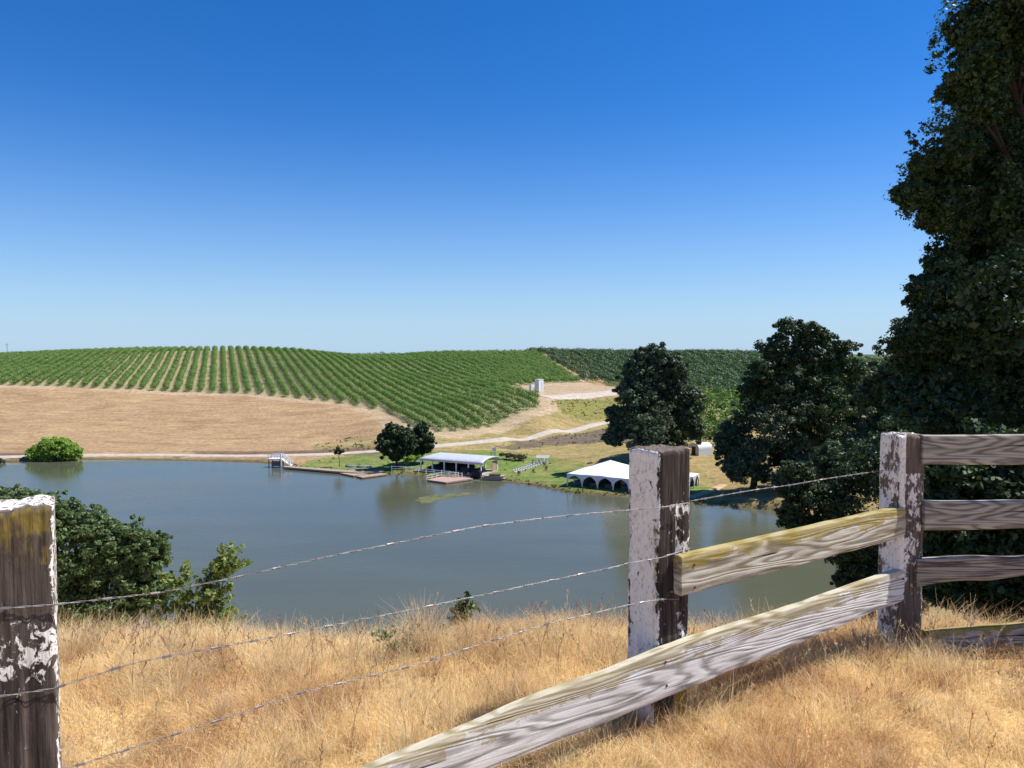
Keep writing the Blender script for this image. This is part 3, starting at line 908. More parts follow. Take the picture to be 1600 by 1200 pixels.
sapling('sapling', 'loose yellow green sapling between the oak bush and the water', sb,
        [[sb, P(305, 990, D), P(340, 950, D), P(350, 900, D), P(358, 868, D)], [sb, P(305, 985, D), P(290, 950, D), P(278, 915, D), P(285, 900, D)],
         [sb, P(315, 980, D), P(335, 945, D + .1), P(338, 890, D + .2), P(372, 872, D)], [sb, P(300, 990, D), P(262, 970, D), P(255, 940, D)],
         [sb, P(320, 985, D), P(345, 965, D), P(362, 955, D)], [sb, P(300, 975, D), P(318, 935, D), P(322, 905, D), P(350, 860, D)]], 0.055, M_sap, 71, 15, 0.012, 0.075)
D = 5.2
sb = P(718, 1020, D); sb[2] = gz(sb[0], D)
sapling('oak_seedling', 'small dark green oak seedling sticking out of the dry grass', sb,
        [[sb, P(714, 990, D), P(722, 965, D), P(732, 940, D)], [sb, P(714, 990, D), P(716, 965, D), P(722, 945, D)], [sb, P(712, 995, D), P(710, 975, D)]], 0.03, M_sprig, 72, 26, 0.006, 0.028)

# ---------------------------------------------------------------- things on the far shore
white = plain('white_paint', (0.80, 0.80, 0.79), 0.5, 0.05, 1.0, 0.4)
canvas = plain('white_canvas', (0.84, 0.84, 0.85), 0.6, 0.03, 0.6, 0.3)
dark = plain('dark_fabric', (0.03, 0.032, 0.045), 0.8, 0.3, 2.0, 0.2)
slate = plain('slate_cloth', (0.10, 0.11, 0.16), 0.8, 0.3, 1.2, 0.2)
planks = plain('weathered_planks', (0.36, 0.27, 0.21), 0.9, 0.2, 2.5, 0.1)
pinkdeck = plain('faded_red_deck', (0.42, 0.29, 0.24), 0.9, 0.15, 2.5, 0.1)
darkwood = plain('wet_dark_wood', (0.07, 0.05, 0.04), 0.8, 0.3, 2.0, 0.2)
lumber_m = plain('pale_lumber', (0.55, 0.43, 0.33), 0.9, 0.2, 2.0, 0.1)
greyboat = plain('faded_green_hull', (0.24, 0.27, 0.19), 0.6, 0.2, 2.0, 0.3)

def L2(px, py, z=LZ):
    p = ATZ(px, py, z)
    return p
U = np.array([0.867, -0.498]); V_ = np.array([0.498, 0.867])
tang = math.atan2(U[1], U[0])

# tent (local axes: x along the front, y away from the lake)
tb = L2(886, 758.7)
tz = LZ
tent = empty('tent', (tb[0], tb[1], tz), tang, 'large white marquee with curtains gathered at its poles on the shore', 'tent')
TLn, TWd, BAY = 23.1, 13.2, 3.3
EV = 2.45
nx_, ny_ = 71, 41
xs, ys = np.linspace(0, TLn, nx_), np.linspace(0, TWd, ny_)
vv = []
for x in xs:
    for y in ys:
        dx = min(abs(x - 6.6), abs(x - 16.5)) / 6.6
        dy = abs(y - TWd / 2) / (TWd / 2)
        edge = min(x, TLn - x, y, TWd - y)
        m_ = max(dx, dy)
        cone = (1 - min(1, math.hypot(dx, dy) * 0.93)) ** 1.12
        hip = 1 - max(dy, max(0, 1 - min(x, TLn - x) / 6.6))
        z = EV + 2.35 * (0.48 * hip + 0.52 * cone)
        z += 0.03 * math.sin(x * 1.9) * (1 - hip)
        vv.append((x, y, z))
ff = [(i * ny_ + j, (i + 1) * ny_ + j, (i + 1) * ny_ + j + 1, i * ny_ + j + 1) for i in range(nx_ - 1) for j in range(ny_ - 1)]
ro = mesh('canopy', vv, ff, canvas, smooth=True, parent=tent)
so = ro.modifiers.new('s', 'SOLIDIFY'); so.thickness = 0.03
def curtain(a, b, name='curtain'):
    a, b = Vector(a), Vector(b)
    n = 24
    nor = Vector((0, 0, 1)).cross((b - a).normalized())
    v, f = [], []
    for i in range(n + 1):
        u = i / n
        k = abs(2 * u - 1)
        dep = 0.28 + 1.05 * k ** 1.5 + 1.05 * max(0, (k - 0.80) / 0.20) ** 0.7
        p = a.lerp(b, u) + nor * (0.05 * math.sin(u * 60))
        for j in range(4):
            v.append((p.x, p.y, EV + 0.02 - dep * j / 3))
    for i in range(n):
        for j in range(3):
            q_ = i * 4 + j
            f.append((q_, q_ + 4, q_ + 5, q_ + 1))
    o = mesh(name, v, f, canvas, parent=tent)
    md = o.modifiers.new('s', 'SOLIDIFY'); md.thickness = 0.02
pole_pts = []
for i in range(7):
    curtain((i * BAY, 0, 0), ((i + 1) * BAY, 0, 0)); curtain((i * BAY, TWd, 0), ((i + 1) * BAY, TWd, 0))
for i in range(4):
    curtain((0, i * BAY, 0), (0, (i + 1) * BAY, 0)); curtain((TLn, i * BAY, 0), (TLn, (i + 1) * BAY, 0))
for i in range(8):
    for y in (0.06, TWd - 0.06):
        MB().tube([(min(max(i * BAY, .06), TLn - .06), y, -0.3), (min(max(i * BAY, .06), TLn - .06), y, EV)], 0.14, 8).build('pole', canvas, tent)
for i in range(1, 4):
    for x in (0.06, TLn - 0.06):
        MB().tube([(x, i * BAY, -0.3), (x, i * BAY, EV)], 0.14, 8).build('pole', canvas, tent)
def tentpt(x, y, z=0):
    p = tb[:2] + U * x + V_ * y
    return (p[0], p[1], tz + z)
def round_table(x, y, lab, w):
    p = w(x, y)
    t_ = empty('round_table', (p[0], p[1], G(p[0], p[1])), random.random(), lab, 'table', 'tables under the white tent')
    m = MB(); m.tube([(0, 0, 0.0), (0, 0, 0.4), (0, 0, 0.72), (0, 0, 0.76)], [0.98, 0.93, 0.9, 0.88], 18)
    m.build('tablecloth', slate, t_)
    MB().tube([(0, 0, 0.76), (0, 0, 0.9), (0, 0, 1.1)], [0.08, 0.05, 0.16], 8).build('centrepiece', M_dark, t_)
    return t_
k_ = 0
pl_ = ['at the left end of', 'in the second bay of', 'in the third bay of', 'in the fourth bay of', 'in the fifth bay of', 'in the sixth bay of', 'in the last bay of']
for i in range(7):
    for j, yy in enumerate((2.2, 6.5)):
        round_table(1.7 + i * 3.3, yy, 'dark blue clothed round table %s the white tent, %s row' % (pl_[i], 'lakeside' if j == 0 else 'middle'), tentpt)

# long dark sheet added behind the tables to darken the tent interior
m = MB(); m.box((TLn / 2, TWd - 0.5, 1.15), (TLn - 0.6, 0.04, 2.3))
m.build('added_dark_sheet', slate, tent)
# small gabled brown bar inside the tent
p = tentpt(11.6, 3.6)
bar = empty('bar_hut', p, tang, 'small brown wooden hut under the white tent', 'hut')
MB().box((0, 0, 0.75), (2.3, 1.6, 1.5)).build('wall', planks, bar)
MB().add([(-1.35, -.95, 1.5), (1.35, -.95, 1.5), (1.35, .95, 1.5), (-1.35, .95, 1.5), (-1.35, 0, 2.1), (1.35, 0, 2.1)], [(0, 1, 5, 4), (2, 3, 4, 5), (0, 4, 3), (1, 2, 5), (3, 2, 1, 0)]).build('roof', darkwood, bar)

# pavilion
A_ = L2(668, 736.5); B_ = L2(752, 743.5)
dvec = (B_ - A_)[:2]
ext = dvec / np.linalg.norm(dvec)
org = A_[:2] - ext * 2.0
PLn = float(np.linalg.norm(dvec)) + 2.0
pang = math.atan2(ext[1], ext[0])
pav = empty('pavilion', (org[0], org[1], LZ), pang, 'open sided pavilion with a long curved white roof by the water', 'pavilion')
PW, PE, PR = 8.0, 2.6, 1.05
prof = []
for i in range(15):
    t = i / 14 * math.pi
    prof.append((PW / 2 - math.cos(t) * (PW / 2 + .35), PE + PR * math.sin(t) ** 0.85))
v, f = [], []
nseg = 18
for k in range(nseg + 1):
    for (y, z) in prof:
        kk = k / nseg
        inset = 1.0 if k > 0 else 0.0
        v.append((-0.5 + kk * (PLn + 1.0) + (0.02 if k % 2 else 0), y, z))
# hip the far end by pulling its ridge in
for i, (y, z) in enumerate(prof):
    v[i] = (-0.5 + 2.4 * math.sin(i / 14 * math.pi), y, z)
    v[15 + i] = (max(v[15 + i][0], v[i][0] + 0.2), y, z)
    v[30 + i] = (max(v[30 + i][0], v[i][0] + 0.4), y, z)
    v[45 + i] = (max(v[45 + i][0], v[i][0] + 0.6), y, z)
for k in range(nseg):
    for i in range(14):
        a = k * 15 + i
        f.append((a, a + 15, a + 16, a + 1))
o = mesh('roof', v, f, plain('white_metal_roof', (0.50, 0.52, 0.55), 0.5, 0.10, 0.8, 0.5), smooth=True, parent=pav)
md = o.modifiers.new('s', 'SOLIDIFY'); md.thickness = 0.08
for k in range(6):
    x = 0.15 + k * (PLn - 0.3) / 5
    for y in (0.1, PW - 0.1):
        MB().box((x, y, PE / 2 - 0.1), (0.24, 0.24, PE + 0.2)).build('post', white, pav)
arch = MB()
pts2 = [(PLn + 0.42, PW / 2 + (y - PW / 2) * 0.97, z - 0.16) for y, z in prof]
arch.tube(pts2, 0.13, 6)
arch.build('end_arch', plain('grey_truss', (0.34, 0.35, 0.36), 0.5, 0.1), pav)
MB().box((PLn / 2, PW / 2, 0.05), (PLn, PW, 0.1)).build('floor_slab', plain('concrete_slab', (0.38, 0.37, 0.34), 0.9, 0.1), pav)
MB().beam((0, 0.1, PE - .1), (PLn, 0.1, PE - .1), 0.16, 0.24).build('eave_beam', white, pav)
MB().beam((0, PW - 0.1, PE - .1), (PLn, PW - 0.1, PE - .1), 0.16, 0.24).build('eave_beam', white, pav)
# drop wall at the rear right seen as a brown panel
MB().box((PLn - .2, 6.6, 1.25), (0.08, 2.2, 2.3)).build('end_panel', planks, pav)
def pavpt(x, y, z=0.1):
    p = org + ext * x + np.array([-ext[1], ext[0]]) * y
    return (p[0], p[1], LZ + z)
def picnic(x, y, lab):
    t_ = empty('picnic_table', pavpt(x, y), pang + math.pi / 2, lab, 'picnic table', 'dark picnic tables under the pavilion')
    MB().box((0, 0, 0.76), (2.2, 0.8, 0.08)).build('tabletop', dark, t_)
    for s_ in (-1, 1):
        MB().box((0, s_ * 0.75, 0.45), (2.2, 0.3, 0.06)).build('bench', dark, t_)
        m = MB(); m.beam((s_ * .8, -.8, 0), (s_ * .8, .25, .74), .09); m.beam((s_ * .8, .8, 0), (s_ * .8, -.25, .74), .09); m.box((s_ * .8, 0, .4), (.08, 1.5, .08))
        m.build('leg_frame', dark, t_)
nm = ['leftmost', 'second', 'third', 'fourth', 'fifth', 'sixth', 'rightmost']
for i in range(6):
    for y, w_ in ((2.0, 'lakeside'), (5.4, 'rear')):
        picnic(1.6 + i * 2.25, y, 'dark picnic table under the pavilion roof, %s in the %s row' % (nm[i], w_))
# dark panel added along the rear so the pavilion's inside looks shaded
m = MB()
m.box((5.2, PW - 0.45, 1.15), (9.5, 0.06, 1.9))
m.build('added_dark_panel', dark, pav)
# barbecues in front of the right half
def grill(px, py, lab):
    g_ = L2(px, py)
    t_ = empty('barbecue', (g_[0], g_[1], G(g_[0], g_[1])), pang, lab, 'barbecue', 'barbecues in front of the pavilion')
    m = MB(); m.box((0, 0, 0.95), (2.1, 0.9, 0.7)); m.build('firebox', dark, t_)
    l = MB(); l.tube([(-1.05, 0, 1.3), (1.05, 0, 1.3)], 0.46, 14); l.build('lid', dark, t_)
    for sx in (-.85, .85):
        for sy in (-.35, .35):
            MB().beam((sx, sy, 0), (sx, sy, .65), .08).build('leg', darkwood, t_)
grill(728, 741, 'big black barbecue in front of the pavilion, left of the other')
grill(745, 743.5, 'big black barbecue in front of the pavilion, at the right post')
# white benches by the barbecues
for i, (a, b_, lab) in enumerate([(726, 745, 'white slatted bench below the left barbecue'), (741, 747, 'white slatted bench at the landward end of the floating deck')]):
    g_ = L2(a, b_)
    t_ = empty('bench', (g_[0], g_[1], G(g_[0], g_[1])), pang, lab, 'bench')
    MB().box((0, 0, .45), (2.4, .5, .07)).build('seat', white, t_)
    m = MB(); m.box((0, .28, .72), (2.4, .05, .12)); m.box((0, .28, .92), (2.4, .05, .12)); m.build('backrest', white, t_)
    for s_ in (-1, 1):
        m = MB(); m.beam((s_ * 1.05, -.2, 0), (s_ * 1.05, -.2, .45), .08); m.beam((s_ * 1.05, .28, 0), (s_ * 1.05, .28, 1.0), .08); m.build('leg', white, t_)
# lumber stack with a dark mat on top
a, b_ = L2(754, 746), L2(789, 747)
ln = float(np.linalg.norm((b_ - a)[:2])); c_ = (a + b_) / 2
ls = empty('lumber_stack', (c_[0], c_[1] + .6, G(c_[0], c_[1])), math.atan2(b_[1] - a[1], b_[0] - a[0]), 'pale stack of rough boards beside the right end of the pavilion', 'lumber stack')
g = random.Random(5)
for lay in range(5):
    m = MB()
    for k in range(5):
        m.box((g.uniform(-.3, .3), -.6 + k * .3, .12 + lay * .26), (ln * g.uniform(.8, 1.0), .26, .15), g.uniform(-.03, .03))
    for s_ in (-1, 0, 1):
        m.box((s_ * ln * .35, 0, .01 + lay * .26), (.12, 1.4, .1))
    m.build('board_layer', lumber_m, ls)
MB().box((.3, 0, 1.4), (ln * .5, 1.3, .12)).build('mat', darkwood, ls)

# white rail fence in front of the pavilion
def railing(name, pts, lab, cat, hgt=1.05, nr=2, step=2.2, mat=white, th=.11):
    pts = [np.array(p) for p in pts]
    o_ = empty(name, (*pts[0][:2], G(*pts[0][:2])), 0, lab, cat)
    O = Vector(o_.location)
    prev = None
    for a, b_ in zip(pts[:-1], pts[1:]):
        L = np.linalg.norm((b_ - a)[:2]); n = max(1, int(round(L / step)))
        for k in range(n + (1 if b_ is pts[-1] else 0)):
            p = a + (b_ - a) * k / n
            z = max(G(p[0], p[1]), p[2])
            q_ = Vector((p[0], p[1], z)) - O
            MB().box((q_.x, q_.y, hgt / 2 - .1 + q_.z), (.14, .14, hgt + .2), 0.5).build('post', mat, o_)
        for r_ in range(nr):
            za = max(G(a[0], a[1]), a[2]) + hgt * (r_ + 1) / nr - .1; zb = max(G(b_[0], b_[1]), b_[2]) + hgt * (r_ + 1) / nr - .1
            MB().beam(Vector((a[0], a[1], za)) - O, Vector((b_[0], b_[1], zb)) - O, .05, th).build('rail', mat, o_)
    return o_
railing('rail_fence', [L2(612, 735), L2(634, 735.5), L2(654, 738), L2(690, 742), L2(716, 745)], 'low white rail fence between the pavilion and the water', 'rail fence', 1.0)

# floating deck
def deck(name, corners, lab, mat, top=0.42, th=.3, cat='dock'):
    cs = [ATZ(a, b_, WZ + top) for a, b_ in corners]
    c0 = sum(cs) / len(cs)
    o_ = empty(name, (c0[0], c0[1], WZ), 0, lab, cat)
    O = np.array(o_.location)
    n = len(cs)
    v = [tuple(c - O) for c in cs] + [tuple(c - O - np.array([0, 0, th])) for c in cs]
    f = [tuple(range(n))] + [tuple(range(2 * n - 1, n - 1, -1))] + [(i, i + n, (i + 1) % n + n, (i + 1) % n) for i in range(n)]
    mesh('decking', v, f, mat, parent=o_)
    s_ = 0.93
    v2 = [(x * s_, y * s_, -0.25 + (0 if k < n else -.3)) for k, (x, y, z) in enumerate(v)]
    v2 = [(x * s_, y * s_, (top - th - .004) if k < n else -.5) for k, (x, y, z) in enumerate(v)]
    mesh('float', v2, f, darkwood, parent=o_)
    return o_, cs
dk, cs = deck('floating_deck', [(667, 749.5), (697, 753.5), (739, 747.5), (722, 745.5), (690, 744.5)], 'faded reddish floating deck moored in front of the pavilion', pinkdeck)
railing('deck_railing', [cs[0], cs[4], cs[3]], 'thin white railing along the landward side of the floating deck', 'railing', .95, 2, 1.8, white, .07)
dk, _ = deck('long_dock', [(444, 727.5), (444, 729.5), (520, 736), (560, 738.5), (600, 736.5), (598, 733.5), (560, 735.5), (520, 733)], 'long narrow brown dock running along the shore from the white platform', planks, .55, .35)
deck('dock', [(531, 739), (552, 743), (575, 740.5), (556, 738)], 'short low brown dock on the water below the long dock, left one', planks, .35, .2)
deck('dock', [(556, 743.5), (566, 746), (606, 740.5), (596, 739)], 'slanting low brown dock on the water below the long dock, right one', planks, .35, .2)
# white platform with stairs at the end of the long dock
c_ = ATZ(420, 731, WZ)
D = c_[1]
pf = empty('boat_platform', (c_[0], c_[1], WZ), 0, 'white platform with slanting railed ramp at the far end of the long dock', 'platform')
S = D / F
def lp(px, py): 
    q_ = P(px, py, D); return (q_[0] - c_[0], q_[2] - WZ)
x0, x1, x2 = lp(409, 0)[0], lp(428, 0)[0], lp(447, 0)[0]
h0 = lp(0, 717)[1]
MB().box(((x0 + x1) / 2, 1.2, h0 - .1), (x1 - x0, 2.8, .2)).build('upper_deck', white, pf)
for x in (x0 + .1, x1 - .1):
    for y in (0, 2.5):
        MB().box((x, y, h0 / 2 - .5), (.16, .16, h0 + .9)).build('leg', darkwood, pf)
MB().box(((x0 + x1) / 2, 1.9, h0 * .35), (x1 - x0 - .6, 1.2, h0 * .5)).build('float', plain('grey_float', (.22, .22, .24), .7, .2), pf)
for y in (-.1, 2.5):
    m = MB()
    for z in (.5, 1.0): m.beam((x0, y, h0 + z), (x1, y, h0 + z), .08, .1)
    for k in range(5):
        x = x0 + (x1 - x0) * k / 4; m.beam((x, y, h0), (x, y, h0 + 1.02), .09)
    m.build('railing', white, pf)
m = MB(); m.beam((x1, 1.2, h0 - .05), (x2 - .5, 1.2, .35), 1.7, .14); m.build('ramp', white, pf)
for y in (.25, 2.1):
    m = MB()
    m.beam((x1, y, h0 + 1.0), (x2 - .5, y, 1.35), .1, .12); m.beam((x1, y, h0 + .5), (x2 - .5, y, .85), .08, .1)
    for k in range(5):
        t = k / 4; x = x1 + (x2 - .5 - x1) * t; z = h0 + (.35 - h0) * t
        m.beam((x, y, z - .1), (x, y, z + 1.02), .11)
    m.build('ramp_railing', white, pf)
m = MB(); m.beam((x1 + .1, .1, -.4), (x1 + .1, .1, h0 + 1.2), .3); m.beam((x2 - .7, .1, -.4), (x2 - .7, .1, 1.6), .25); m.beam((x1, .1, .3), (x2 - .7, .1, .3), .2)
m.build('frame', white, pf)

# upturned boats on the lawn
for i, (a, b_, w_, lab) in enumerate([(551, 726.5, 2.9, 'upturned grey green rowing boat on the lawn nearest the thin stemmed tree'), (570, 727.5, 3.0, 'upturned grey green rowing boat on the lawn nearest the round dark tree'), (556, 733, 3.6, 'upturned grey green rowing boat lying closest to the docks')]):
    g_ = ATZ(a, b_, LZ + .1)
    t_ = empty('rowing_boat', (g_[0], g_[1], G(g_[0], g_[1]) - .03), -.12 + .15 * i, lab, 'boat', 'upturned boats on the lawn')
    v, f = [], []
    n = 12
    for k in range(n + 1):
        u = k / n * 2 - 1
        wd = .75 * (1 - abs(u) ** 2.6) ** .7 + .02
        hh_ = .55 * (1 - .35 * abs(u) ** 3)
        for j in range(9):
            th_ = j / 8 * math.pi
            v.append((u * w_ * .55 * 1.15, -math.cos(th_) * wd, math.sin(th_) ** .7 * hh_))
    for k in range(n):
        for j in range(8):
            q_ = k * 9 + j; f.append((q_, q_ + 9, q_ + 10, q_ + 1))
    f.append(tuple(range(9))); f.append(tuple(n * 9 + j for j in range(8, -1, -1)))
    mesh('hull', v, f, greyboat, smooth=True, parent=t_)
    MB().beam((-w_ * .6, 0, .56), (w_ * .6, 0, .56), .06, .09).build('keel', greyboat, t_)

# white folding chairs in a slanting double row
chair = empty('folding_chair', (0, 0, 0), 0, 'x', 'chair')
MB().box((0, 0, .45), (.46, .44, .05)).build('seat', white, chair)
MB().box((0, .22, .8), (.46, .05, .32)).build('backrest', white, chair)
for s_ in (-1, 1):
    MB().beam((s_ * .21, -.22, 0), (s_ * .21, .22, .95), .05).build('leg', white, chair)
    MB().beam((s_ * .21, .25, 0), (s_ * .21, -.12, .48), .05).build('leg', white, chair)
n_ch = 13
for r_ in range(2):
    for i in range(n_ch):
        t = i / (n_ch - 1)
        g_ = ATZ(803 + 48 * t + r_ * 3, 736 - 13.5 * t + r_ * 2.2, LZ + .1)
        o_ = chair if (i == 0 and r_ == 0) else copy_tree(chair)
        o_.location = (g_[0], g_[1], G(g_[0], g_[1])); o_.rotation_euler = (0, 0, 2.4 + random.uniform(-.15, .15)); o_.scale = (1.0, 1.0, 0.95)
        o_['label'] = 'white folding chair in the slanting double row on the lawn'
        o_['group'] = 'white folding chairs in rows on the lawn'
# long pale awning at the upper end of the chairs
g_ = ATZ(848, 724, LZ + .2)
aw = empty('lawn_awning', (g_[0], g_[1], G(g_[0], g_[1])), -.1, 'low pale grey canopy at the upper end of the chair rows', 'canopy')
MB().box((0, 0, 1.5), (3.2, 2.4, .08), 0, .16).build('roof', plain('pale_grey_cloth', (.36, .37, .33), .8), aw)
for sx in (-1.5, 1.5):
    for sy in (-1.1, 1.1): MB().beam((sx, sy, -.1), (sx, sy, 1.5), .07).build('leg', white, aw)

# white post sign behind the pavilion
g_ = P(773, 704, 178); z = G(g_[0], g_[1])
sg = empty('post_sign', (g_[0], g_[1], z), 0, 'tall white post with a small board standing behind the pavilion roof', 'sign post')
MB().box((0.1, 0, 1.4), (.32, .3, 2.9)).build('post', white, sg)
MB().box((-.15, 0, 2.35), (.9, .22, .75), 0).build('board', white, sg)
MB().beam((-.9, .1, -.1), (-.9, .1, 1.6), .14).build('brace', planks, sg)
MB().beam((-.9, .1, 1.5), (.1, .1, 1.2), .12).build('crossbar', planks, sg)

# white cabinets on the vineyard bank
for (a, b_, w_, h_, D, lab) in [(830.5, 615.5, 6.5, 10, 276, 'smaller white utility cabinet beside the dirt road'), (842.5, 620.5, 12.5, 19, 272, 'large white box shaped water tank beside the dirt road')]:
    x = (a - 800) / F * D; z = G(x, D)
    base_py = 600 - F * 0
    t_ = empty('utility_box', (x, D, z), .8, lab, 'utility box')
    ww, hh_ = w_ / F * D, h_ / F * D
    MB().box((0, 0, hh_ / 2), (ww * .85, ww * .7, hh_)).build('body', white, t_)
    MB().box((0, 0, hh_ + .08), (ww * .93, ww * .78, .16)).build('lid', white, t_)
    MB().box((ww * .12, -ww * .35 - .02, hh_ * .45), (ww * .3, .04, hh_ * .75)).build('door', plain('off_white_door', (.62, .63, .62)), t_)
# silver shed between the oaks
x = (1096 - 800) / F * 172; z = G(x, 172)
sh = empty('shed', (x, 172, z), .5, 'pale silver shed with rounded roof between the two oaks', 'shed')
zt = P(1096, 691, 172)[2] - z
v, f = [], []
for k in (0, 1):
    for i in range(13):
        t = i / 12 * math.pi
        v.append((-2.1 + 4.2 * k, -1.7 * math.cos(t), zt * .55 + zt * .45 * math.sin(t)))
    v += [(-2.1 + 4.2 * k, 1.7, -.2), (-2.1 + 4.2 * k, -1.7, -.2)]
for i in range(15): f.append((i, i + 15, (i + 1) % 15 + 15, (i + 1) % 15))
f += [tuple(range(15))[::-1], tuple(range(15, 30))]
mesh('body', v, f, plain('silver_sheet', (.62, .66, .66), .45, .1), parent=sh)
MB().box((-2.13, 0, zt * .35), (.05, 1.2, zt * .7)).build('door', darkwood, sh)
MB().box((-4.0, .5, zt * .3), (1.6, 2.0, zt * .55)).build('lean_to', lumber_m, sh)
# pole on the vineyard crest
x = (12 - 800) / F * 440; z = G(x, 440)
pt = P(12, 536, 440)[2] - z
up_ = empty('utility_pole', (x, 440, z), 0, 'thin grey utility pole on the crest at the far left', 'utility pole')
MB().tube([(0, 0, -.3), (0, 0, pt)], [.2, .13], 6).build('pole', planks, up_)
MB().box((0, 0, pt - 1.0), (1.8, .12, .14)).build('crossarm', planks, up_)
# floating algae
g = np.random.default_rng(3)
def algae(name, pts, mat, lab, dz):
    v = []
    cs = np.array([ATZ(a, b_, WZ + dz) for a, b_ in pts])
    n = len(cs); c0 = cs.mean(0)
    out_ = []
    for i in range(n):
        for k in range(8):
            t = k / 8; p = cs[i] * (1 - t) + cs[(i + 1) % n] * t
            p = c0 + (p - c0) * (1 + .12 * (g.random() - .5)); p[2] = WZ + dz; out_.append(p)
    out_.append(c0)
    m_ = len(out_) - 1
    o_ = mesh(name, out_, [(i, (i + 1) % m_, m_) for i in range(m_)], mat)
    tag(o_, lab, None, None, 'stuff')
algae('algae', [(648, 782), (655, 777), (676, 774), (700, 771), (735, 769), (745, 771), (722, 775), (690, 780), (678, 785), (660, 787)], plain('algae_scum', (.115, .12, .05), .8, .5, .8, .2), 'yellow green algae floating in a patch below the floating deck', .02)

# ---------------------------------------------------------------- foreground fence
def wood_mat(name, white_c=(0.66, 0.63, 0.58), grey_c=(0.27, 0.24, 0.20), lichen=(0.34, 0.25, 0.035), k=26.0, sc_=(0.9, 1, 7.0), edge=0.8, seed=0.0, gl=0.5, paint=1.0):
    """weathered board: object x runs along the board, z is up; attribute h is 0 at the bottom and 1 at the top edge"""
    m, nt, b = mat_new(name)
    tc = nd(nt, 'ShaderNodeTexCoord')
    mp = nd(nt, 'ShaderNodeMapping'); mp.inputs['Scale'].default_value = sc_; mp.inputs['Location'].default_value = (seed, seed * 1.7, seed * .3)
    nt.links.new(tc.outputs['Object'], mp.inputs[0])
    fld = noise(nt, mp.outputs[0], 1.25, 1.6, 0.4, 0.15)
    ring = mth(nt, 'MULTIPLY_ADD', mth(nt, 'SINE', mth(nt, 'MULTIPLY', fld, k * 8.5)), 0.5, 0.5)
    fib = noise(nt, coords(nt, 'Object', (6, 60, 170)), 1.0, 4, 0.6)
    fib2 = noise(nt, coords(nt, 'Object', (2.2, 20, 55)), 1.0, 5, 0.65)
    blot = noise(nt, coords(nt, 'Object', (3.5, 8, 11)), 1.0, 5, 0.6)
    pt = mth(nt, 'ADD', mth(nt, 'MULTIPLY', ring, 0.20), mth(nt, 'ADD', mth(nt, 'MULTIPLY', fib2, 0.65), mth(nt, 'MULTIPLY', blot, 0.70)))
    w = ramp(nt, pt, [(0.60 / paint, 0.0), (0.84 / paint, 1.0)])
    colr = mix(nt, w, grey_c, white_c)
    colr = mix(nt, 0.85, colr, ramp(nt, fib, [(0.25, 0.62), (0.7, 1.1)]), 'MULTIPLY')
    lines = ramp(nt, ring, [(0.02, 0.60), (0.34, 0.96), (0.6, 1.04)])
    colr = mix(nt, ramp(nt, blot, [(0.35, 0.25), (0.6, 1.0)]), colr, mix(nt, 1.0, colr, lines, 'MULTIPLY'))
    # cracks
    cr = noise(nt, coords(nt, 'Object', (1.3, 8, 46)), 1.0, 3, 0.5, 0.2)
    crm = ramp(nt, cr, [(0.315, 1.0), (0.345, 0.0)])
    colr = mix(nt, crm, colr, (0.045, 0.035, 0.03))
    h = nd(nt, 'ShaderNodeAttribute', attribute_name='h').outputs['Fac']
    ln = noise(nt, coords(nt, 'Object', (5, 9, 9)), 1.0, 5, 0.7)
    lmk = mth(nt, 'ADD', mth(nt, 'MULTIPLY', h, 0.62), mth(nt, 'MULTIPLY', ln, 1.1))
    lm_ = ramp(nt, lmk, [(edge + 0.22, 0.0), (edge + 0.40, gl)])
    l2 = noise(nt, coords(nt, 'Object', (30, 60, 60)), 1.0, 4, 0.7)
    lc = mix(nt, l2, [c * 0.55 for c in lichen], [min(1, c * 1.5) for c in lichen])
    colr = mix(nt, lm_, colr, lc)
    nt.links.new(colr, b.inputs['Base Color'])
    b.inputs['Roughness'].default_value = 0.88
    b.inputs['Specular IOR Level'].default_value = 0.15
    hgt = mth(nt, 'ADD', mth(nt, 'ADD', mth(nt, 'MULTIPLY', ring, 0.35), mth(nt, 'MULTIPLY', fib2, 0.9)), mth(nt, 'SUBTRACT', mth(nt, 'MULTIPLY', fib, 0.25), mth(nt, 'MULTIPLY', crm, 1.4)))
    bump(nt, b, hgt, 0.7, 0.004)
    return m
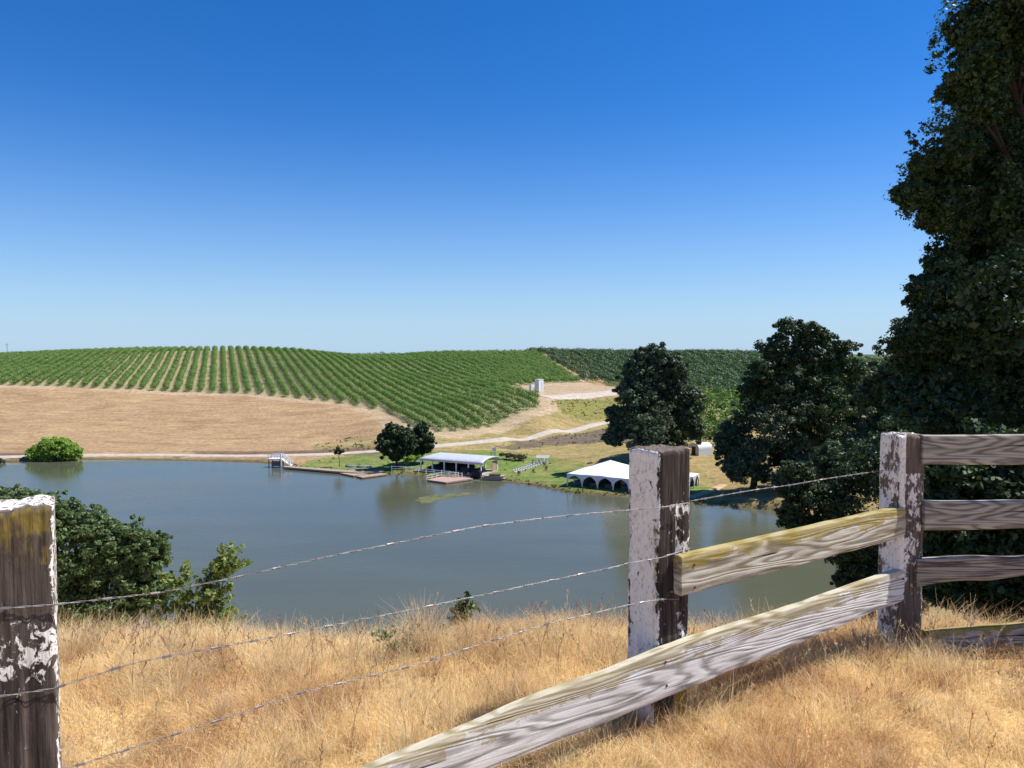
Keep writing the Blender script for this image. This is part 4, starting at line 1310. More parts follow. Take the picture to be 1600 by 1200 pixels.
def post_mat(name, seed=0.0, w1=0.55, w2=0.45):
    """attributes: p = old white paint, l = yellow lichen, w = pale dry wood"""
    m, nt, b = mat_new(name)
    fib = noise(nt, coords(nt, 'Object', (85, 85, 4)), 1.0, 5, 0.65)
    fib2 = noise(nt, coords(nt, 'Object', (28, 28, 1.6)), 1.0, 4, 0.6)
    base = ramp(nt, mth(nt, 'ADD', mth(nt, 'MULTIPLY', fib, .5), mth(nt, 'MULTIPLY', fib2, .5)), [(0.38, (0.008, 0.006, 0.006)), (0.5, (0.034, 0.024, 0.022)), (0.66, (0.12, 0.09, 0.075))])
    wv = nd(nt, 'ShaderNodeAttribute', attribute_name='w').outputs['Fac']
    base = mix(nt, mth(nt, 'MULTIPLY', wv, 0.85), base, ramp(nt, fib, [(0.3, (0.09, 0.065, 0.05)), (0.7, (0.30, 0.24, 0.19))]))
    tc = nd(nt, 'ShaderNodeTexCoord')
    mp = nd(nt, 'ShaderNodeMapping'); mp.inputs['Scale'].default_value = (1, 1, 0.62); mp.inputs['Location'].default_value = (seed, seed, seed)
    nt.links.new(tc.outputs['Object'], mp.inputs[0])
    n1_ = noise(nt, mp.outputs[0], 42.0, 6, 0.7, 0.6)
    n2_ = noise(nt, mp.outputs[0], 9.0, 3, 0.6, 0.5)
    p_ = nd(nt, 'ShaderNodeAttribute', attribute_name='p').outputs['Fac']
    pv = mth(nt, 'ADD', mth(nt, 'ADD', mth(nt, 'MULTIPLY', n1_, w1), mth(nt, 'MULTIPLY', n2_, w2)), mth(nt, 'MULTIPLY', p_, 0.5))
    pm = ramp(nt, pv, [(0.70, 0.0), (0.735, 1.0)])
    dirt = noise(nt, mp.outputs[0], 60.0, 5, 0.75)
    pc = ramp(nt, dirt, [(0.33, (0.30, 0.27, 0.25)), (0.44, (0.82, 0.77, 0.70)), (0.7, (0.95, 0.91, 0.84))])
    c_ = mix(nt, pm, base, pc)
    l_ = nd(nt, 'ShaderNodeAttribute', attribute_name='l').outputs['Fac']
    ln = noise(nt, coords(nt, 'Object', (40, 40, 14)), 1.0, 5, 0.7)
    lm_ = ramp(nt, mth(nt, 'ADD', mth(nt, 'MULTIPLY', ln, 0.6), mth(nt, 'MULTIPLY', l_, 0.6)), [(0.60, 0.0), (0.74, 0.85)])
    c_ = mix(nt, lm_, c_, mix(nt, dirt, (0.14, 0.09, 0.015), (0.42, 0.31, 0.05)))
    nt.links.new(c_, b.inputs['Base Color'])
    b.inputs['Roughness'].default_value = 0.85
    b.inputs['Specular IOR Level'].default_value = 0.2
    hh_ = mth(nt, 'ADD', mth(nt, 'MULTIPLY', fib, 0.8), mth(nt, 'ADD', mth(nt, 'MULTIPLY', pm, 0.35), mth(nt, 'MULTIPLY', n1_, 0.35)))
    bump(nt, b, hh_, 0.85, 0.006)
    return m

FA = R(31.3)
FE = np.array([math.cos(FA), math.sin(FA)])          # along the fence
FN = np.array([math.sin(FA), -math.cos(FA)])         # towards the camera side
MID = np.array([0.64, 3.2])
def fence_hit(px, py, off):
    """where the ray through a pixel meets the vertical face lying off metres in front of the post line"""
    d = ray(px, py)
    o = MID + FN * off
    t = (o @ FN) / (d[:2] @ FN)
    p = d * t
    return (p[:2] - MID) @ FE, p[2] + EYE

def make_post(name, x, y, ang_, size, top, bottom, mat, seed, paintf, lean=(0, 0), parent=None, label=None, ragged=0.012):
    """paintf(side, u, h) -> p, l, w ; sides: 0 front(camera right), 1 right/back, 2 back, 3 left"""
    n = 18
    H = top - bottom
    nz = 110
    per = []
    hs = size / 2
    for s_ in range(4):
        for i in range(n):
            u = i / n
            a = -hs + size * u
            per.append([(a, -hs), (hs, a), (-a, hs), (-hs, -a)][s_] + (s_, u))
    v, pv, lv, wv = [], [], [], []
    for k in range(nz + 1):
        h = k / nz
        for i, (px_, py_, s_, u) in enumerate(per):
            r_ = math.hypot(px_, py_)
            # rounded, worn corners
            cr = max(abs(px_), abs(py_)); c2 = min(abs(px_), abs(py_))
            kx = 1 - 0.055 * (c2 / hs) ** 8
            v.append((px_ * kx, py_ * kx, bottom + H * h)); 
            p, l, w = paintf(s_, u, h)
            pv.append(p); lv.append(l); wv.append(w)
    v = np.array(v)
    npn = len(per)
    pi = np.tile(np.arange(npn), nz + 1)
    zc = v[:, 2]
    ax, ay = v[:, 0] * 60 + seed, v[:, 1] * 60 - seed
    gro = fbm(ax, ay, zc * 1.4, seed, 3)
    cut = np.clip(0.36 - gro, 0, 1) * 0.055
    lump = (fbm(v[:, 0] * 12, v[:, 1] * 12, zc * 5, seed + 5, 3) - 0.5) * 0.012
    rad_ = np.hypot(v[:, 0], v[:, 1])
    k_ = 1 + (lump - cut) / rad_
    v[:, 0] *= k_; v[:, 1] *= k_
    tope = sm(0.90, 1.0, (zc - bottom) / H)
    v[:, 2] += tope * (fbm(v[:, 0] * 45, v[:, 1] * 45, 0, seed + 9, 3) - 0.5) * ragged * 2
    v[:, 0] += (zc - bottom) * lean[0]; v[:, 1] += (zc - bottom) * lean[1]
    f = []
    for k in range(nz):
        for i in range(npn):
            a, b_ = k * npn + i, k * npn + (i + 1) % npn
            f.append((a, b_, b_ + npn, a + npn))
    # top as rings towards the middle
    cur = nz * npn
    vl = v.tolist()
    c0 = v[cur:cur + npn].mean(0)
    for j, t in enumerate((0.8, 0.5, 0.2)):
        st = len(vl)
        for i in range(npn):
            p = v[nz * npn + i] * t + c0 * (1 - t)
            p = p + np.array([0, 0, 0.006 + (float(vn(p[0] * 50, p[1] * 50, 0, seed)) - .5) * ragged])
            vl.append(p.tolist()); pv.append(paintf(4, 0, 1)[0]); lv.append(paintf(4, 0, 1)[1]); wv.append(paintf(4, 0, 1)[2])
        for i in range(npn):
            f.append((cur + i, cur + (i + 1) % npn, st + (i + 1) % npn, st + i))
        cur = st
    f.append(tuple(cur + i for i in range(npn)))
    o = mesh(name, np.array(vl), f, mat, smooth=True, attrs={'p': pv, 'l': lv, 'w': wv}, parent=parent)
    o.rotation_euler = (0, 0, ang_)
    o.location = (x, y, 0)
    if parent is not None:
        o.location = Vector((x, y, 0)) - parent.location
    if label: o['label'] = label
    return o

def rail(name, s0, s1, zt0, zb0, zt1, zb1, off, th, mat, seed, parent, origin=None, e=None, nrm=None, wav=0.012, rot_l=0.0, label=None, taper=None):
    """board whose camera side face lies off metres in front of the post line"""
    origin = MID if origin is None else origin
    e = FE if e is None else e
    nrm = FN if nrm is None else nrm
    L = s1 - s0
    nx__, ns = max(40, int(L * 60)), 9
    v, hv = [], []
    x = np.linspace(0, L, nx__)
    prof_ = []
    for j in range(ns): prof_.append((0.0, j / (ns - 1)))            # front bottom->top
    for j in range(1, 4): prof_.append((j / 4, 1.0))                # top
    for j in range(ns): prof_.append((1.0, 1 - j / (ns - 1)))        # back
    for j in range(1, 4): prof_.append((1 - j / 4, 0.0))
    npf = len(prof_)
    tw = (fbm(x * 2.2, 0 * x, 0, seed, 3) - .5) * wav * 2
    bw = (fbm(x * 3.1, 0 * x + 9, 0, seed, 3) - .5) * wav * 1.6
    for i in range(nx__):
        t = i / (nx__ - 1)
        zt = zt0 + (zt1 - zt0) * t + tw[i]
        zb = zb0 + (zb1 - zb0) * t + bw[i]
        if taper: zb, zt = taper(t, zb, zt)
        for (d, h) in prof_:
            z = zb + (zt - zb) * h
            inset = 0.004 if (d in (0.0, 1.0) and h in (0.0, 1.0)) else 0
            yy = th * d + (inset if d == 0 else -inset if d == 1 else 0)
            ro_ = (float(vn(x[i] * 9, h * 5 + d * 3, 0, seed + 3)) - .5) * .005
            v.append((x[i], yy + (ro_ if d in (0.0, 1.0) else 0), z + (ro_ * 1.5 if 0 < d < 1 else 0)))
            hv.append(h)
    f = []
    for i in range(nx__ - 1):
        for k in range(npf):
            a, b_ = i * npf + k, i * npf + (k + 1) % npf
            f.append((b_, a, a + npf, b_ + npf))
    f.append(tuple(range(npf))); f.append(tuple((nx__ - 1) * npf + k for k in range(npf - 1, -1, -1)))
    z0_ = v[0][2]
    v = [(a, b_, c - zb0) for a, b_, c in v]
    o = mesh(name, v, f, mat, attrs={'h': hv}, parent=parent)
    sp_ = origin + e * s0 + nrm * off
    M = Matrix(((e[0], -nrm[0], 0), (e[1], -nrm[1], 0), (0, 0, 1))).to_4x4()
    o.rotation_euler = M.to_euler()
    lo = Vector((sp_[0], sp_[1], zb0))
    o.location = lo - (parent.location if parent else Vector())
    md = o.modifiers.new('b', 'BEVEL'); md.width = 0.003; md.segments = 1; md.limit_method = 'ANGLE'; md.angle_limit = R(50)
    if label: o['label'] = label
    return o

EYEZ = EYE
fence = empty('wooden_fence', (MID[0], MID[1], 0), 0, 'weathered post and rail fence with peeling white paint and yellow lichen in dry grass', 'fence')
def pf_mid(s, u, h):
    if s == 3:   return (0.64 - 0.16 * (u < .12) - 0.12 * (u > 0.9) , 0.22 + 0.35 * (u > 0.86) * (h < .85) + .2 * (u < .08) * (h < .6), 0.3)
    if s == 0:   return (0.20 + 0.16 * (0.5 < u) * (0.3 < h < .85) + (0.25 if u < .06 and h > .3 else 0) - .15 * (h > .86), 0.0 + (0.75 if (h < .46 and u > .55) else 0.0) + (.45 if u < .07 and h < .8 else 0), 0.12)
    if s == 1:   return (0.45, 0.3, 0.7)
    if s == 4:   return (0.1, 0.0, 0.9)
    return (0.3, 0.2, 0.3)
def pf_left(s, u, h):
    if s == 0:
        fl = 0.46 * math.exp(-((h - .765) / .06) ** 2)
        return (0.10 + fl * (0.42 + .3 * u), (0.60 if h > .96 else 0.50 if h > .9 else 0.15) + (.35 if h < .4 and (u > .8 or u < .2) else 0), 0.35 if h > .75 else (.2 if h > .5 else .75))
    if s == 1:   return (0.42, 0.35, 0.9)
    if s == 4:   return (0.50, 0.0, 1.0)
    return (0.4, 0.2, 0.3)
def pf_right(s, u, h):
    if s == 3:   return (0.47, 0.05, 0.9)
    if s == 0:   return ((0.75 if u < .2 and h > .5 else 0.10 if h > .87 else 0.36 if .48 < h else .30), 0.15 + (.3 if h > .6 and u < .5 else 0), 0.75 if h > .8 else .6)
    if s == 4:   return (0.3, 0.3, 0.9)
    return (0.3, 0.2, 0.4)
zt_mid = P(1031, 702, 3.2)[2]
pm1 = post_mat('peeling_post_paint', 3.1)
make_post('post', MID[0], MID[1], FA, 0.192, zt_mid, -0.35, pm1, 11, pf_mid, (0.004, 0.0), fence, 'half white, half bare dark fence post in the middle')
RP = np.array([(1414 - 800) / F * 4.02, 4.02])
zt_r = P(1414, 679, 4.02)[2]
make_post('post', RP[0], RP[1], R(14), 0.162, zt_r, -0.35, pm1, 23, pf_right, (-0.004, 0), fence, 'mottled grey corner post where the fence turns')
make_post('post', RP[0] + 2.5, RP[1] + .1, 0, 0.16, zt_r, -0.3, pm1, 29, pf_right, (0, 0), fence)
lp_ = np.array([(12 - 800) / F * 1.97, 1.97])
zt_l = P(40, 799, 1.90)[2]
left_root = empty('fence_post', (lp_[0], lp_[1], 0), 0, 'thick brown splitting fence post with white top at the left edge', 'fence post')
make_post('post_body', lp_[0], lp_[1], FA, 0.192, zt_l, -0.4, post_mat('left_post_paint', 9.7, 0.88, 0.12), 37, pf_left, (0, 0), left_root, ragged=0.009)

OFF = 0.098 + 0.048
wm_a = wood_mat('lichen_rail_wood', (0.66, 0.61, 0.50), (0.33, 0.27, 0.17), k=9, sc_=(0.9, 1, 9.0), edge=0.775, seed=2.0, gl=0.66)
wm_b = wood_mat('white_rail_wood', (0.82, 0.79, 0.74), (0.36, 0.33, 0.29), k=10, sc_=(0.7, 1, 8.5), edge=0.778, seed=7.0, gl=0.5, paint=1.04)
wm_c = wood_mat('grey_rail_wood', (0.50, 0.45, 0.37), (0.22, 0.19, 0.155), k=8, sc_=(1.1, 1, 9.0), edge=0.80, seed=4.0, gl=0.8)
wm_d = wood_mat('rough_grey_rail_wood', (0.42, 0.36, 0.29), (0.14, 0.11, 0.09), k=7, sc_=(0.9, 1, 16.0), edge=1.1, seed=12.0, gl=0.4)
# upper rail between the middle post and the corner post
a0, z0t = fence_hit(1065, 871, OFF); _, z0b = fence_hit(1065, 932, OFF)
a1, z1t = fence_hit(1440, 786, OFF); _, z1b = fence_hit(1441, 833, OFF)
rail('rail', a0, a1, z0t, z0b, z1t, z1b, OFF, .05, wm_a, 3, fence, wav=.004, label='upper rail with yellow lichen along its top edge')
# long lower rail running from the corner post past the middle post
a1, z1t = fence_hit(1430, 886, OFF); _, z1b = fence_hit(1430, 931, OFF)
am, zmt = fence_hit(1035, 1014, OFF); am2, zmb = fence_hit(1035, 1095, OFF)
al, zlt = fence_hit(600, 1191, OFF); al2, zlb = fence_hit(785, 1199, OFF)
print('rail2', a1, z1t, z1b, am, zmt, zmb, al, zlt, al2, zlb)
S0 = -2.6
xs_ = np.array([al, am, a1]); zt_ = np.array([zlt, zmt, z1t]); xb_ = np.array([al2, am2, a1]); zb_ = np.array([zlb, zmb, z1b])
ct, cb = np.polyfit(xs_, zt_, 1), np.polyfit(xb_, zb_, 1)
def tap2(t, zb, zt):
    s_ = S0 + (a1 - S0) * t
    dt = np.interp(s_, [S0, al, am, a1], [zlt - .12, zlt, zmt, z1t]); db = np.interp(s_, [S0, al2, am2, a1], [zlb - .13, zlb, zmb, z1b])
    return zb - (np.polyval(cb, s_)) + db, zt - np.polyval(ct, s_) + dt
rail('rail', S0, a1, np.polyval(ct, S0), np.polyval(cb, S0), np.polyval(ct, a1), np.polyval(cb, a1), OFF, .045, wm_b, 8, fence, wav=.010, taper=tap2, label='long lower rail bleached white with swirling grain')
# rails right of the corner post
def rrail(L_, Rr, mat, seed, th=.045, off=0.0, wav=.006, label=None, taper=None, y0=3.93, x1=2.7):
    pl0, pb0 = P(L_[0], L_[1], y0), P(L_[0], L_[2], y0)
    pr0, pb1 = P(1600, Rr[0], y0 + .02), P(1600, Rr[1], y0 + .02)
    ln_ = x1
    sc1 = ln_ / (pr0[0] - pl0[0])
    e_ = np.array([1.0, 0.02]); e_ /= np.linalg.norm(e_); n_ = np.array([e_[1], -e_[0]])
    return rail('rail', 0, ln_, pl0[2], pb0[2], pl0[2] + (pr0[2] - pl0[2]) * sc1, pb0[2] + (pb1[2] - pb0[2]) * sc1, off, th, mat, seed, fence, origin=np.array([pl0[0], y0]), e=e_, nrm=n_, wav=wav, label=label, taper=taper)
rrail((1443, 680, 726), (680, 726), wm_c, 41, label='top grey rail right of the corner post')
rrail((1446, 784, 829), (782, 825), wm_c, 42, label='second grey rail right of the corner post')
def rough(t, zb, zt):
    return zb + .018 * math.sin(t * 9) + .012 * math.sin(t * 31), zt + .006 * math.sin(t * 17)
rrail((1434, 872, 920), (867, 905), wm_d, 43, wav=.02, taper=rough, label='rough split rail right of the corner post')
rrail((1447, 985, 1023), (974, 1010), wood_mat('low_rail_wood', (0.58, 0.52, 0.43), (0.28, 0.22, 0.15), k=7, sc_=(1.6, 1, 11.0), edge=0.775, seed=17.0, gl=.75), 44, wav=.012, label='lowest rail half sunk in the dry grass')

# barbed wires
wire_m, nt, b = mat_new('galvanised_wire')
b.inputs['Base Color'].default_value = (0.42, 0.43, 0.44, 1)
b.inputs['Metallic'].default_value = 0.55
b.inputs['Roughness'].default_value = 0.5
nt.links.new(ramp(nt, noise(nt, coords(nt), 30, 3), [(0.4, (0.20, 0.17, 0.16)), (0.6, (0.40, 0.40, 0.40))]), b.inputs['Base Color'])
barb0 = MB()
barb0.tube([(-0.012, 0, 0), (0.012, 0, 0)], 0.0036, 6)
for a in (0.5, 2.2, 3.7, 5.2):
    barb0.tube([((-.006 if a < 3 else .006), 0, 0), ((-.009 if a < 3 else .009), math.cos(a) * .015, math.sin(a) * .015)], [.0012, .0004], 4)
barb_me = barb0.build('barb', wire_m).data
bpy.data.objects.remove([o for o in bpy.data.objects if o.name == 'barb'][0])
def wire(pts, lab, seed, rr=0.00095):
    pts = [Vector(p) for p in pts]
    root = empty('barbed_wire', pts[0], 0, lab, 'barbed wire', 'barbed wire strands of the fence')
    segl = [(b_ - a).length for a, b_ in zip(pts[:-1], pts[1:])]
    tot = sum(segl)
    def at_(s):
        for a, b_, l in zip(pts[:-1], pts[1:], segl):
            if s <= l or b_ is pts[-1]:
                return a.lerp(b_, min(1, s / l)), (b_ - a).normalized()
            s -= l
    n = int(tot / 0.011)
    strands = [[], []]
    g = random.Random(seed)
    ph = g.random()
    for i in range(n + 1):
        s = tot * i / n
        p, d = at_(s)
        nn = Vector((0, 0, 1)).cross(d).normalized()
        up = d.cross(nn)
        jig = (float(vn(s * 3.0, seed * 1.3)) - .5) * .010
        for k in (0, 1):
            a = s * 75 + k * math.pi + ph
            strands[k].append(p + nn * (math.cos(a) * .0017) + up * (math.sin(a) * .0017 + jig) - pts[0])
    m = MB()
    for k in (0, 1): m.tube(strands[k], rr, 5)
    m.build('strand', wire_m, root, True)
    s = g.uniform(.03, .1)
    while s < tot - .02:
        p, d = at_(s)
        jig = (float(vn(s * 3.0, seed * 1.3)) - .5) * .010
        o = bpy.data.objects.new('barb', barb_me)
        o.location = p - pts[0] + Vector((0, 0, jig))
        q_ = d.to_track_quat('X', 'Z')
        o.rotation_euler = q_.to_euler()
        o.rotation_euler.x += g.uniform(0, 3)
        col.objects.link(o); o.parent = root
        s += g.uniform(.105, .135)
    return root
def wpts(pxs, off, extra_l=None, sag_n=4):
    return [None]
def wire_px(lst, off0=0.12):
    """pixels in the photo -> points on the wire, which runs along the camera side of the posts"""
    o = []
    for (a, b_) in lst:
        s, z = fence_hit(a, b_, off0)
        p = MID + FE * s + FN * off0
        o.append((p[0], p[1], z))
    return o
def extend_left(pts, L=1.6):
    a, b_ = Vector(pts[0]), Vector(pts[1])
    d = (a - b_).normalized()
    return [tuple(a + d * L)] + pts
w1 = wire_px([(0, 951), (90, 944), (250, 925), (370, 901), (540, 863), (650, 841), (745, 822), (870, 808), (985, 797), (1036, 792), (1076, 785)])
wire(extend_left(w1), 'uppermost barbed wire running from the left post to the middle post', 1)
w1b = wire_px([(1077, 784), (1200, 762), (1300, 747), (1384, 735)], 0.02)
wire(w1b, 'short barbed wire between the middle post and the corner post', 2)
w2 = wire_px([(0, 1087), (85, 1074), (200, 1040), (330, 1015), (500, 980), (660, 948), (745, 930), (870, 907), (985, 878), (1034, 870), (1078, 856)])
wire(extend_left(w2), 'middle barbed wire dipping towards the dry grass', 3)
w3 = wire_px([(60, 1210), (126, 1196), (295, 1138), (480, 1078), (640, 1040), (760, 1004), (860, 974), (985, 946), (1032, 937), (1060, 936)])
wire(extend_left(w3), 'lowest barbed wire half hidden in the dry grass', 4)

# ---------------------------------------------------------------- dry grass
def grass(name, n, xr, yr, hmin, hmax, wd, seed, mat, label, dens=None, lean=0.9, segs=3, tuft=0.35, kind='stuff'):
    g = np.random.default_rng(seed)
    x = g.uniform(xr[0], xr[1], n * 2); y = g.uniform(yr[0], yr[1], n * 2)
    keep = g.random(n * 2) < (dens(x, y) if dens else 0.5)
    x, y = x[keep], y[keep]
    n = len(x)
    z = height(x, y) - 0.01
    t1 = fbm(x * 2.2, y * 2.2, 0, seed, 3); t2 = fbm(x * 6.5, y * 6.5, 0, seed + 4, 2)
    hgt = (hmin + (hmax - hmin) * np.clip((t1 - .3) * 1.6, 0, 1) ** 1.3) * g.uniform(.55, 1.25, n) * (.75 + .5 * t2)
    # matted blades: heading follows a slowly turning field
    fa_ = fbm(x * 1.3, y * 1.3, 0, seed + 7, 3) * 4 * math.pi + fbm(x * 5, y * 5, 0, seed + 8, 2) * 3
    a = fa_ + g.normal(size=n) * 1.0
    ln_ = np.clip(lean * (0.35 + 1.1 * fbm(x * 3.1, y * 3.1, 0, seed + 9, 2)) + g.normal(size=n) * .28, 0.05, 1.7)
    da = np.stack([np.cos(a), np.sin(a)], 1)
    wdt = wd * g.uniform(.6, 1.4, n)
    wa = a + math.pi / 2 + g.normal(size=n) * .9
    dw = np.stack([np.cos(wa), np.sin(wa)], 1)
    V, F_ = [], []
    K = segs + 1
    vv = np.zeros((n, K, 2, 3))
    for k in range(K):
        t = k / segs
        th_ = ln_ * (t ** 1.3)                 # curling over
        out_ = hgt * (t * np.sin(th_ * 0.95))
        up_ = hgt * t * np.cos(th_ * 0.75)
        w_ = wdt * (1 - 0.85 * t)
        for sgn in (0, 1):
            vv[:, k, sgn, 0] = x + da[:, 0] * out_ + dw[:, 0] * w_ * (sgn - .5)
            vv[:, k, sgn, 1] = y + da[:, 1] * out_ + dw[:, 1] * w_ * (sgn - .5)
            vv[:, k, sgn, 2] = z + up_
    base = (np.arange(n) * K * 2)[:, None]
    fs = []
    for k in range(segs):
        fs.append(np.concatenate([base + 2 * k, base + 2 * k + 1, base + 2 * k + 3, base + 2 * k + 2], 1))
    fs = np.concatenate(fs)
    big_ = fbm(x * .9, y * .9, 0, 77, 3); mid_ = fbm(x * 3.5, y * 3.5, 0, 78, 2)
    pal = np.array([[0.95, 0.745, 0.40], [0.87, 0.61, 0.28], [0.58, 0.33, 0.145], [0.97, 0.86, 0.60]])
    red = sm(.46, .62, big_ * .5 + mid_ * .5 + .12 * sm(0.3, 1.8, x) - .03 + g.normal(size=n) * .05) * (.6 + .4 * g.random(n))
    c = pal[0] * (1 - red[:, None]) + pal[2] * red[:, None]
    r_ = g.random(n)
    c = np.where((r_ < .28)[:, None], c * .5 + pal[1] * .5, c)
    c = np.where((r_ > .86)[:, None], c * .4 + pal[3] * .6, c)
    c = c * g.uniform(.8, 1.12, n)[:, None]
    cc = np.repeat(c[:, None, :], K * 2, 1).reshape(-1, 3)
    o = mesh(name, vv.reshape(-1, 3), fs, mat, vcol=cc)
    return tag(o, label, None, None, kind)
M_straw, nt, b = mat_new('dry_straw')
at = nd(nt, 'ShaderNodeAttribute', attribute_name='col')
nt.links.new(at.outputs['Color'], b.inputs['Base Color'])
b.inputs['Roughness'].default_value = 0.7
b.inputs['Specular IOR Level'].default_value = 0.25
tr = nd(nt, 'ShaderNodeBsdfTranslucent'); nt.links.new(at.outputs['Color'], tr.inputs[0])
ms = nd(nt, 'ShaderNodeMixShader'); ms.inputs[0].default_value = 0.5
nt.links.new(b.outputs[0], ms.inputs[1]); nt.links.new(tr.outputs[0], ms.inputs[2])
nt.links.new(ms.outputs[0], nt.nodes['Material Output'].inputs[0])
def d1(x, y):
    low = 1 - 0.55 * ((x > 2.3) & (y > 3.45) & (y < 3.97))
    return 0.95 * ((np.abs(x) < 0.78 * y + .9)) * (0.45 + .55 * sm(4.9, 3.0, y)) * low
grass('dry_grass', 190000, (-4.4, 4.8), (1.1, 4.9), 0.07, 0.20, 0.0032, 5, M_straw, 'matted golden dry grass covering the slope around the fence', d1, lean=1.45)
grass('dry_grass_stems', 26000, (-4.4, 4.8), (1.3, 4.9), 0.13, 0.27, 0.0022, 6, M_straw, 'longer pale stems standing out of the matted dry grass', d1, lean=0.6)
def d2(x, y): return 0.9 * ((np.abs(x) < 12))
grass('dry_grass_bank', 60000, (-12, 12), (4.2, 9.5), 0.12, 0.3, 0.004, 8, M_straw, 'dry grass on the bank dropping away behind the fence', lambda x, y: .9 * np.where(x > 3, sm(5.6, 4.6, y), 1.0) * sm(9.5, 5, y), lean=.8, segs=2)
grass('dry_grass_outer', 40000, (-9, 9), (-2.5, 4.6), 0.08, 0.18, 0.006, 9, M_straw, 'dry grass beside and behind the viewer', lambda x, y: .9 * (np.abs(x) > .78 * y + .7), lean=1.1, segs=2)
# thicker tussocks, clump by clump
def tussocks(name, spots, seed, label):
    g = np.random.default_rng(seed)
    V, F_, CC = [], [], []
    nb = 0
    for (cx, cy, rad_, hh_, n, red) in spots:
        a0 = g.uniform(0, 2 * math.pi)
        px_ = cx + g.normal(size=n) * rad_ * .35; py_ = cy + g.normal(size=n) * rad_ * .35
        pz = height(px_, py_) - .01
        a = np.arctan2(py_ - cy, px_ - cx) + g.normal(size=n) * .5
        a = np.where(g.random(n) < .35, a0 + g.normal(size=n) * .4, a)
        L = hh_ * g.uniform(.5, 1.2, n); ln_ = g.uniform(.15, 1.25, n); w_ = .0030 * g.uniform(.6, 1.4, n)
        wa = a + math.pi / 2 + g.normal(size=n) * .8
        K = 5
        vv = np.zeros((n, K, 2, 3))
        for k in range(K):
            t = k / (K - 1); th_ = ln_ * t ** 1.2
            o_ = L * t * np.sin(th_); u_ = L * t * np.cos(th_ * .8); ww = w_ * (1 - .85 * t)
            for sg_ in (0, 1):
                vv[:, k, sg_, 0] = px_ + np.cos(a) * o_ + np.cos(wa) * ww * (sg_ - .5)
                vv[:, k, sg_, 1] = py_ + np.sin(a) * o_ + np.sin(wa) * ww * (sg_ - .5)
                vv[:, k, sg_, 2] = pz + u_
        base = nb + (np.arange(n) * K * 2)[:, None]
        for k in range(K - 1):
            F_.append(np.concatenate([base + 2 * k, base + 2 * k + 1, base + 2 * k + 3, base + 2 * k + 2], 1))
        nb += n * K * 2
        c = np.array([.95, .79, .48]) * (1 - red) + np.array([.56, .31, .14]) * red
        c = c * g.uniform(.7, 1.1, n)[:, None]
        CC.append(np.repeat(np.clip(c, 0, .95)[:, None, :], K * 2, 1).reshape(-1, 3))
        V.append(vv.reshape(-1, 3))
    o = mesh(name, np.concatenate(V), np.concatenate(F_), M_straw, vcol=np.concatenate(CC))
    return tag(o, label, None, None, 'stuff')
gt = np.random.default_rng(44)
spots = []
def clear_of_rail(x, y): return not (x > 2.28 and 3.4 < y < 4.0)
for i in range(300):
    y = gt.uniform(1.5, 4.1); x = gt.uniform(-.8 * y - .3, .8 * y + .3)
    spots.append((x, y, gt.uniform(.04, .12), gt.uniform(.09, .17), int(gt.integers(50, 130)), float(np.clip(gt.normal() * .3 + .25 + .25 * (x > .6), 0, 1))))
for i in range(120):
    x = gt.uniform(-3.6, 3.8); y = gt.uniform(3.6, 4.15)
    spots.append((x, y, gt.uniform(.04, .14), gt.uniform(.09, .20), int(gt.integers(50, 120)), float(np.clip(gt.normal() * .3 + .35, 0, 1))))
for (a, k_, hh_) in [(655, 20, .30), (668, 20, .27), (640, 12, .20), (780, 8, .16), (1150, 10, .2), (1080, 8, .18), (120, 12, .2), (540, 6, .17)]:
    spots.append(((a - 800) / F * 3.95, 3.95, .09, hh_, 40 + k_ * 10, .35))
for a in range(14):                       # thicker growth round the feet of the posts
    t = gt.uniform(0, 6.28)
    for bx, by in (MID, RP, lp_):
        spots.append((bx + math.cos(t + bx) * .17, by + math.sin(t + bx) * .17, .06, .15, 60, .5 if bx > 0 else .3))
spots = [t for t in spots if clear_of_rail(t[0], t[1])]
tussocks('grass_tussocks', spots, 45, 'tangled tussocks of taller straw in the dry grass')
# a few grey green weeds on the brow
v, f = cloud([((a - 800) / F * 3.9, 3.9 + gt.normal() * .05, gz((a - 800) / F * 3.9, 3.9) + gt.uniform(.06, .16), .05) for a in (590, 598, 606, 615, 622, 632, 640)], 6, 8, .028, seed=3, aspect=.25)
tag(mesh('green_weeds', v, f, M_sprig), 'pale green weeds growing through the straw on the brow', None, None, 'stuff')
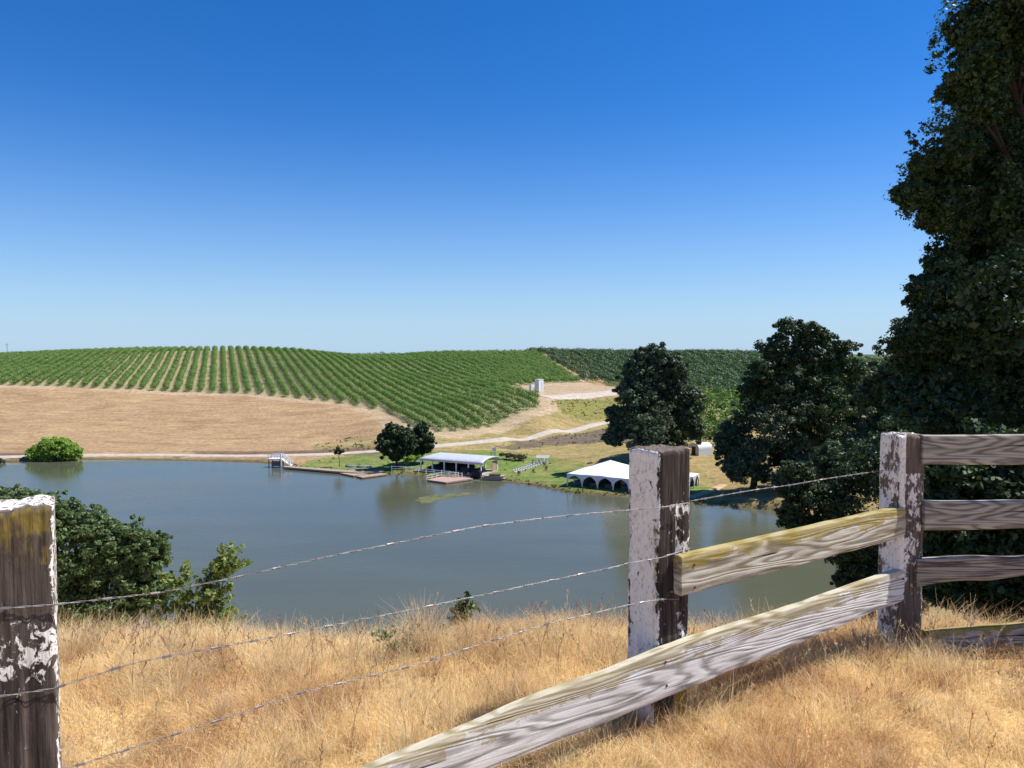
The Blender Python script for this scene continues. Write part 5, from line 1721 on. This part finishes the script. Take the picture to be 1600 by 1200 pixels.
# seed heads along the brow
def seedheads(n, seed):
    g = np.random.default_rng(seed)
    m_v, m_f, cc = [], [], []
    for i in range(n):
        u = g.random()
        x = g.uniform(-3.6, 3.8); y = 3.9 + g.normal() * .28 if g.random() < .8 else g.uniform(2.3, 4.0)
        z = gz(x, y); hh_ = g.uniform(.10, .26) * (1.25 if abs(x + .45) < .3 else 1)
        dx, dy = g.normal() * .06, g.normal() * .06
        p0 = np.array([x, y, z]); p1 = np.array([x + dx * .5, y + dy * .5, z + hh_ * .6]); p2 = np.array([x + dx * 1.4, y + dy * 1.4, z + hh_])
        b0 = len(m_v)
        w_ = .0011
        for p, w2 in ((p0, w_), (p1, w_), (p2, w_ * .6)):
            m_v += [p - [w2, 0, 0], p + [w2, 0, 0]]
        m_f += [(b0, b0 + 1, b0 + 3, b0 + 2), (b0 + 2, b0 + 3, b0 + 5, b0 + 4)]
        c = np.array([.62, .47, .28]) if g.random() < .5 else np.array([.40, .22, .13])
        cc += [c] * 6
        for k in range(int(g.integers(5, 11))):
            t = .62 + .38 * k / 10
            q_ = p1 * (1 - (t - .5) / .5) + p2 * ((t - .5) / .5)
            d = np.array([g.normal() * .5, g.normal() * .5, 1.0]); d /= np.linalg.norm(d)
            sdd = np.cross(d, g.normal(size=3)); sdd /= np.linalg.norm(sdd)
            L = g.uniform(.012, .026)
            b0 = len(m_v)
            m_v += [q_, q_ + d * L * .5 + sdd * .0028, q_ + d * L, q_ + d * L * .5 - sdd * .0028]
            m_f.append((b0, b0 + 1, b0 + 2, b0 + 3)); cc += [c * g.uniform(.8, 1.2)] * 4
    o = mesh('grass_seed_heads', np.array(m_v), np.array(m_f), M_straw, vcol=np.array(cc))
    tag(o, 'fine seed heads on stalks above the dry grass', None, None, 'stuff')
seedheads(900, 12)

# nail heads where the rails meet the posts
nail_m = plain('rusty_nail', (.09, .05, .035), .7, .3, 20)
nm_ = MB(); nm_.tube([(0, 0, 0), (0, .004, 0)], .006, 8)
nail0 = nm_.build('nail', nail_m)
nail_me = nail0.data
bpy.data.objects.remove(nail0)
for (a, b_) in [(1085, 883), (1086, 918), (1422, 800), (1424, 826), (1040, 1035), (1042, 1072), (1412, 905), (1413, 928)]:
    s_, z = fence_hit(a, b_, OFF + .003)
    p = MID + FE * s_ + FN * (OFF + .003)
    o = bpy.data.objects.new('nail', nail_me)
    o.rotation_euler = (0, 0, FA)
    o.location = Vector((p[0], p[1], z)) - fence.location
    col.objects.link(o); o.parent = fence

# rough growth along the far waterline and weeds on the banks
gs = np.random.default_rng(90)
bl = []
far_sh = LAKE[5:24]
for i in range(len(far_sh) - 1):
    a, b_ = far_sh[i], far_sh[i + 1]
    L = np.linalg.norm(b_ - a)
    for k in range(int(L * 1.6)):
        t = gs.random(); p = a + (b_ - a) * t
        nrm_ = np.array([-(b_ - a)[1], (b_ - a)[0]]) / L
        if nrm_[1] < 0: nrm_ = -nrm_
        p = p + nrm_ * gs.uniform(.2, 1.8)
        bl.append((p[0], p[1], G(p[0], p[1]) + .12, gs.uniform(.15, .42)))
v, f = cloud(bl, 4, 9, .34, seed=91, flat=.7, aspect=.22, up=.1)
tag(mesh('shore_grass', v, f, leaf_mat('shore_grass_blades', (.14, .13, .045), (.33, .29, .12), .3, .8, .1, .5)), 'rough yellow green grass fringing the far waterline', None, None, 'stuff')
bl = []
for poly, n in ((GREENFIELD, 150), (GREEN2, 60), (BANKG, 90), (LAWN, 60)):
    lo, hi = poly.min(0), poly.max(0)
    k = 0
    while k < n:
        x, y = gs.uniform(lo[0], hi[0]), gs.uniform(lo[1], hi[1])
        if inpoly(np.array([x]), np.array([y]), poly)[0]:
            bl.append((x, y, G(x, y) + .1, gs.uniform(.15, .5))); k += 1
v, f = cloud(bl, 4, 8, .36, seed=92, flat=.5, aspect=.3, up=.2)
tag(mesh('weeds', v, f, leaf_mat('bank_weeds', (.12, .12, .04), (.28, .25, .09), .25, .8, .1, .3)), 'low scattered weeds on the banks beyond the water', None, None, 'stuff')
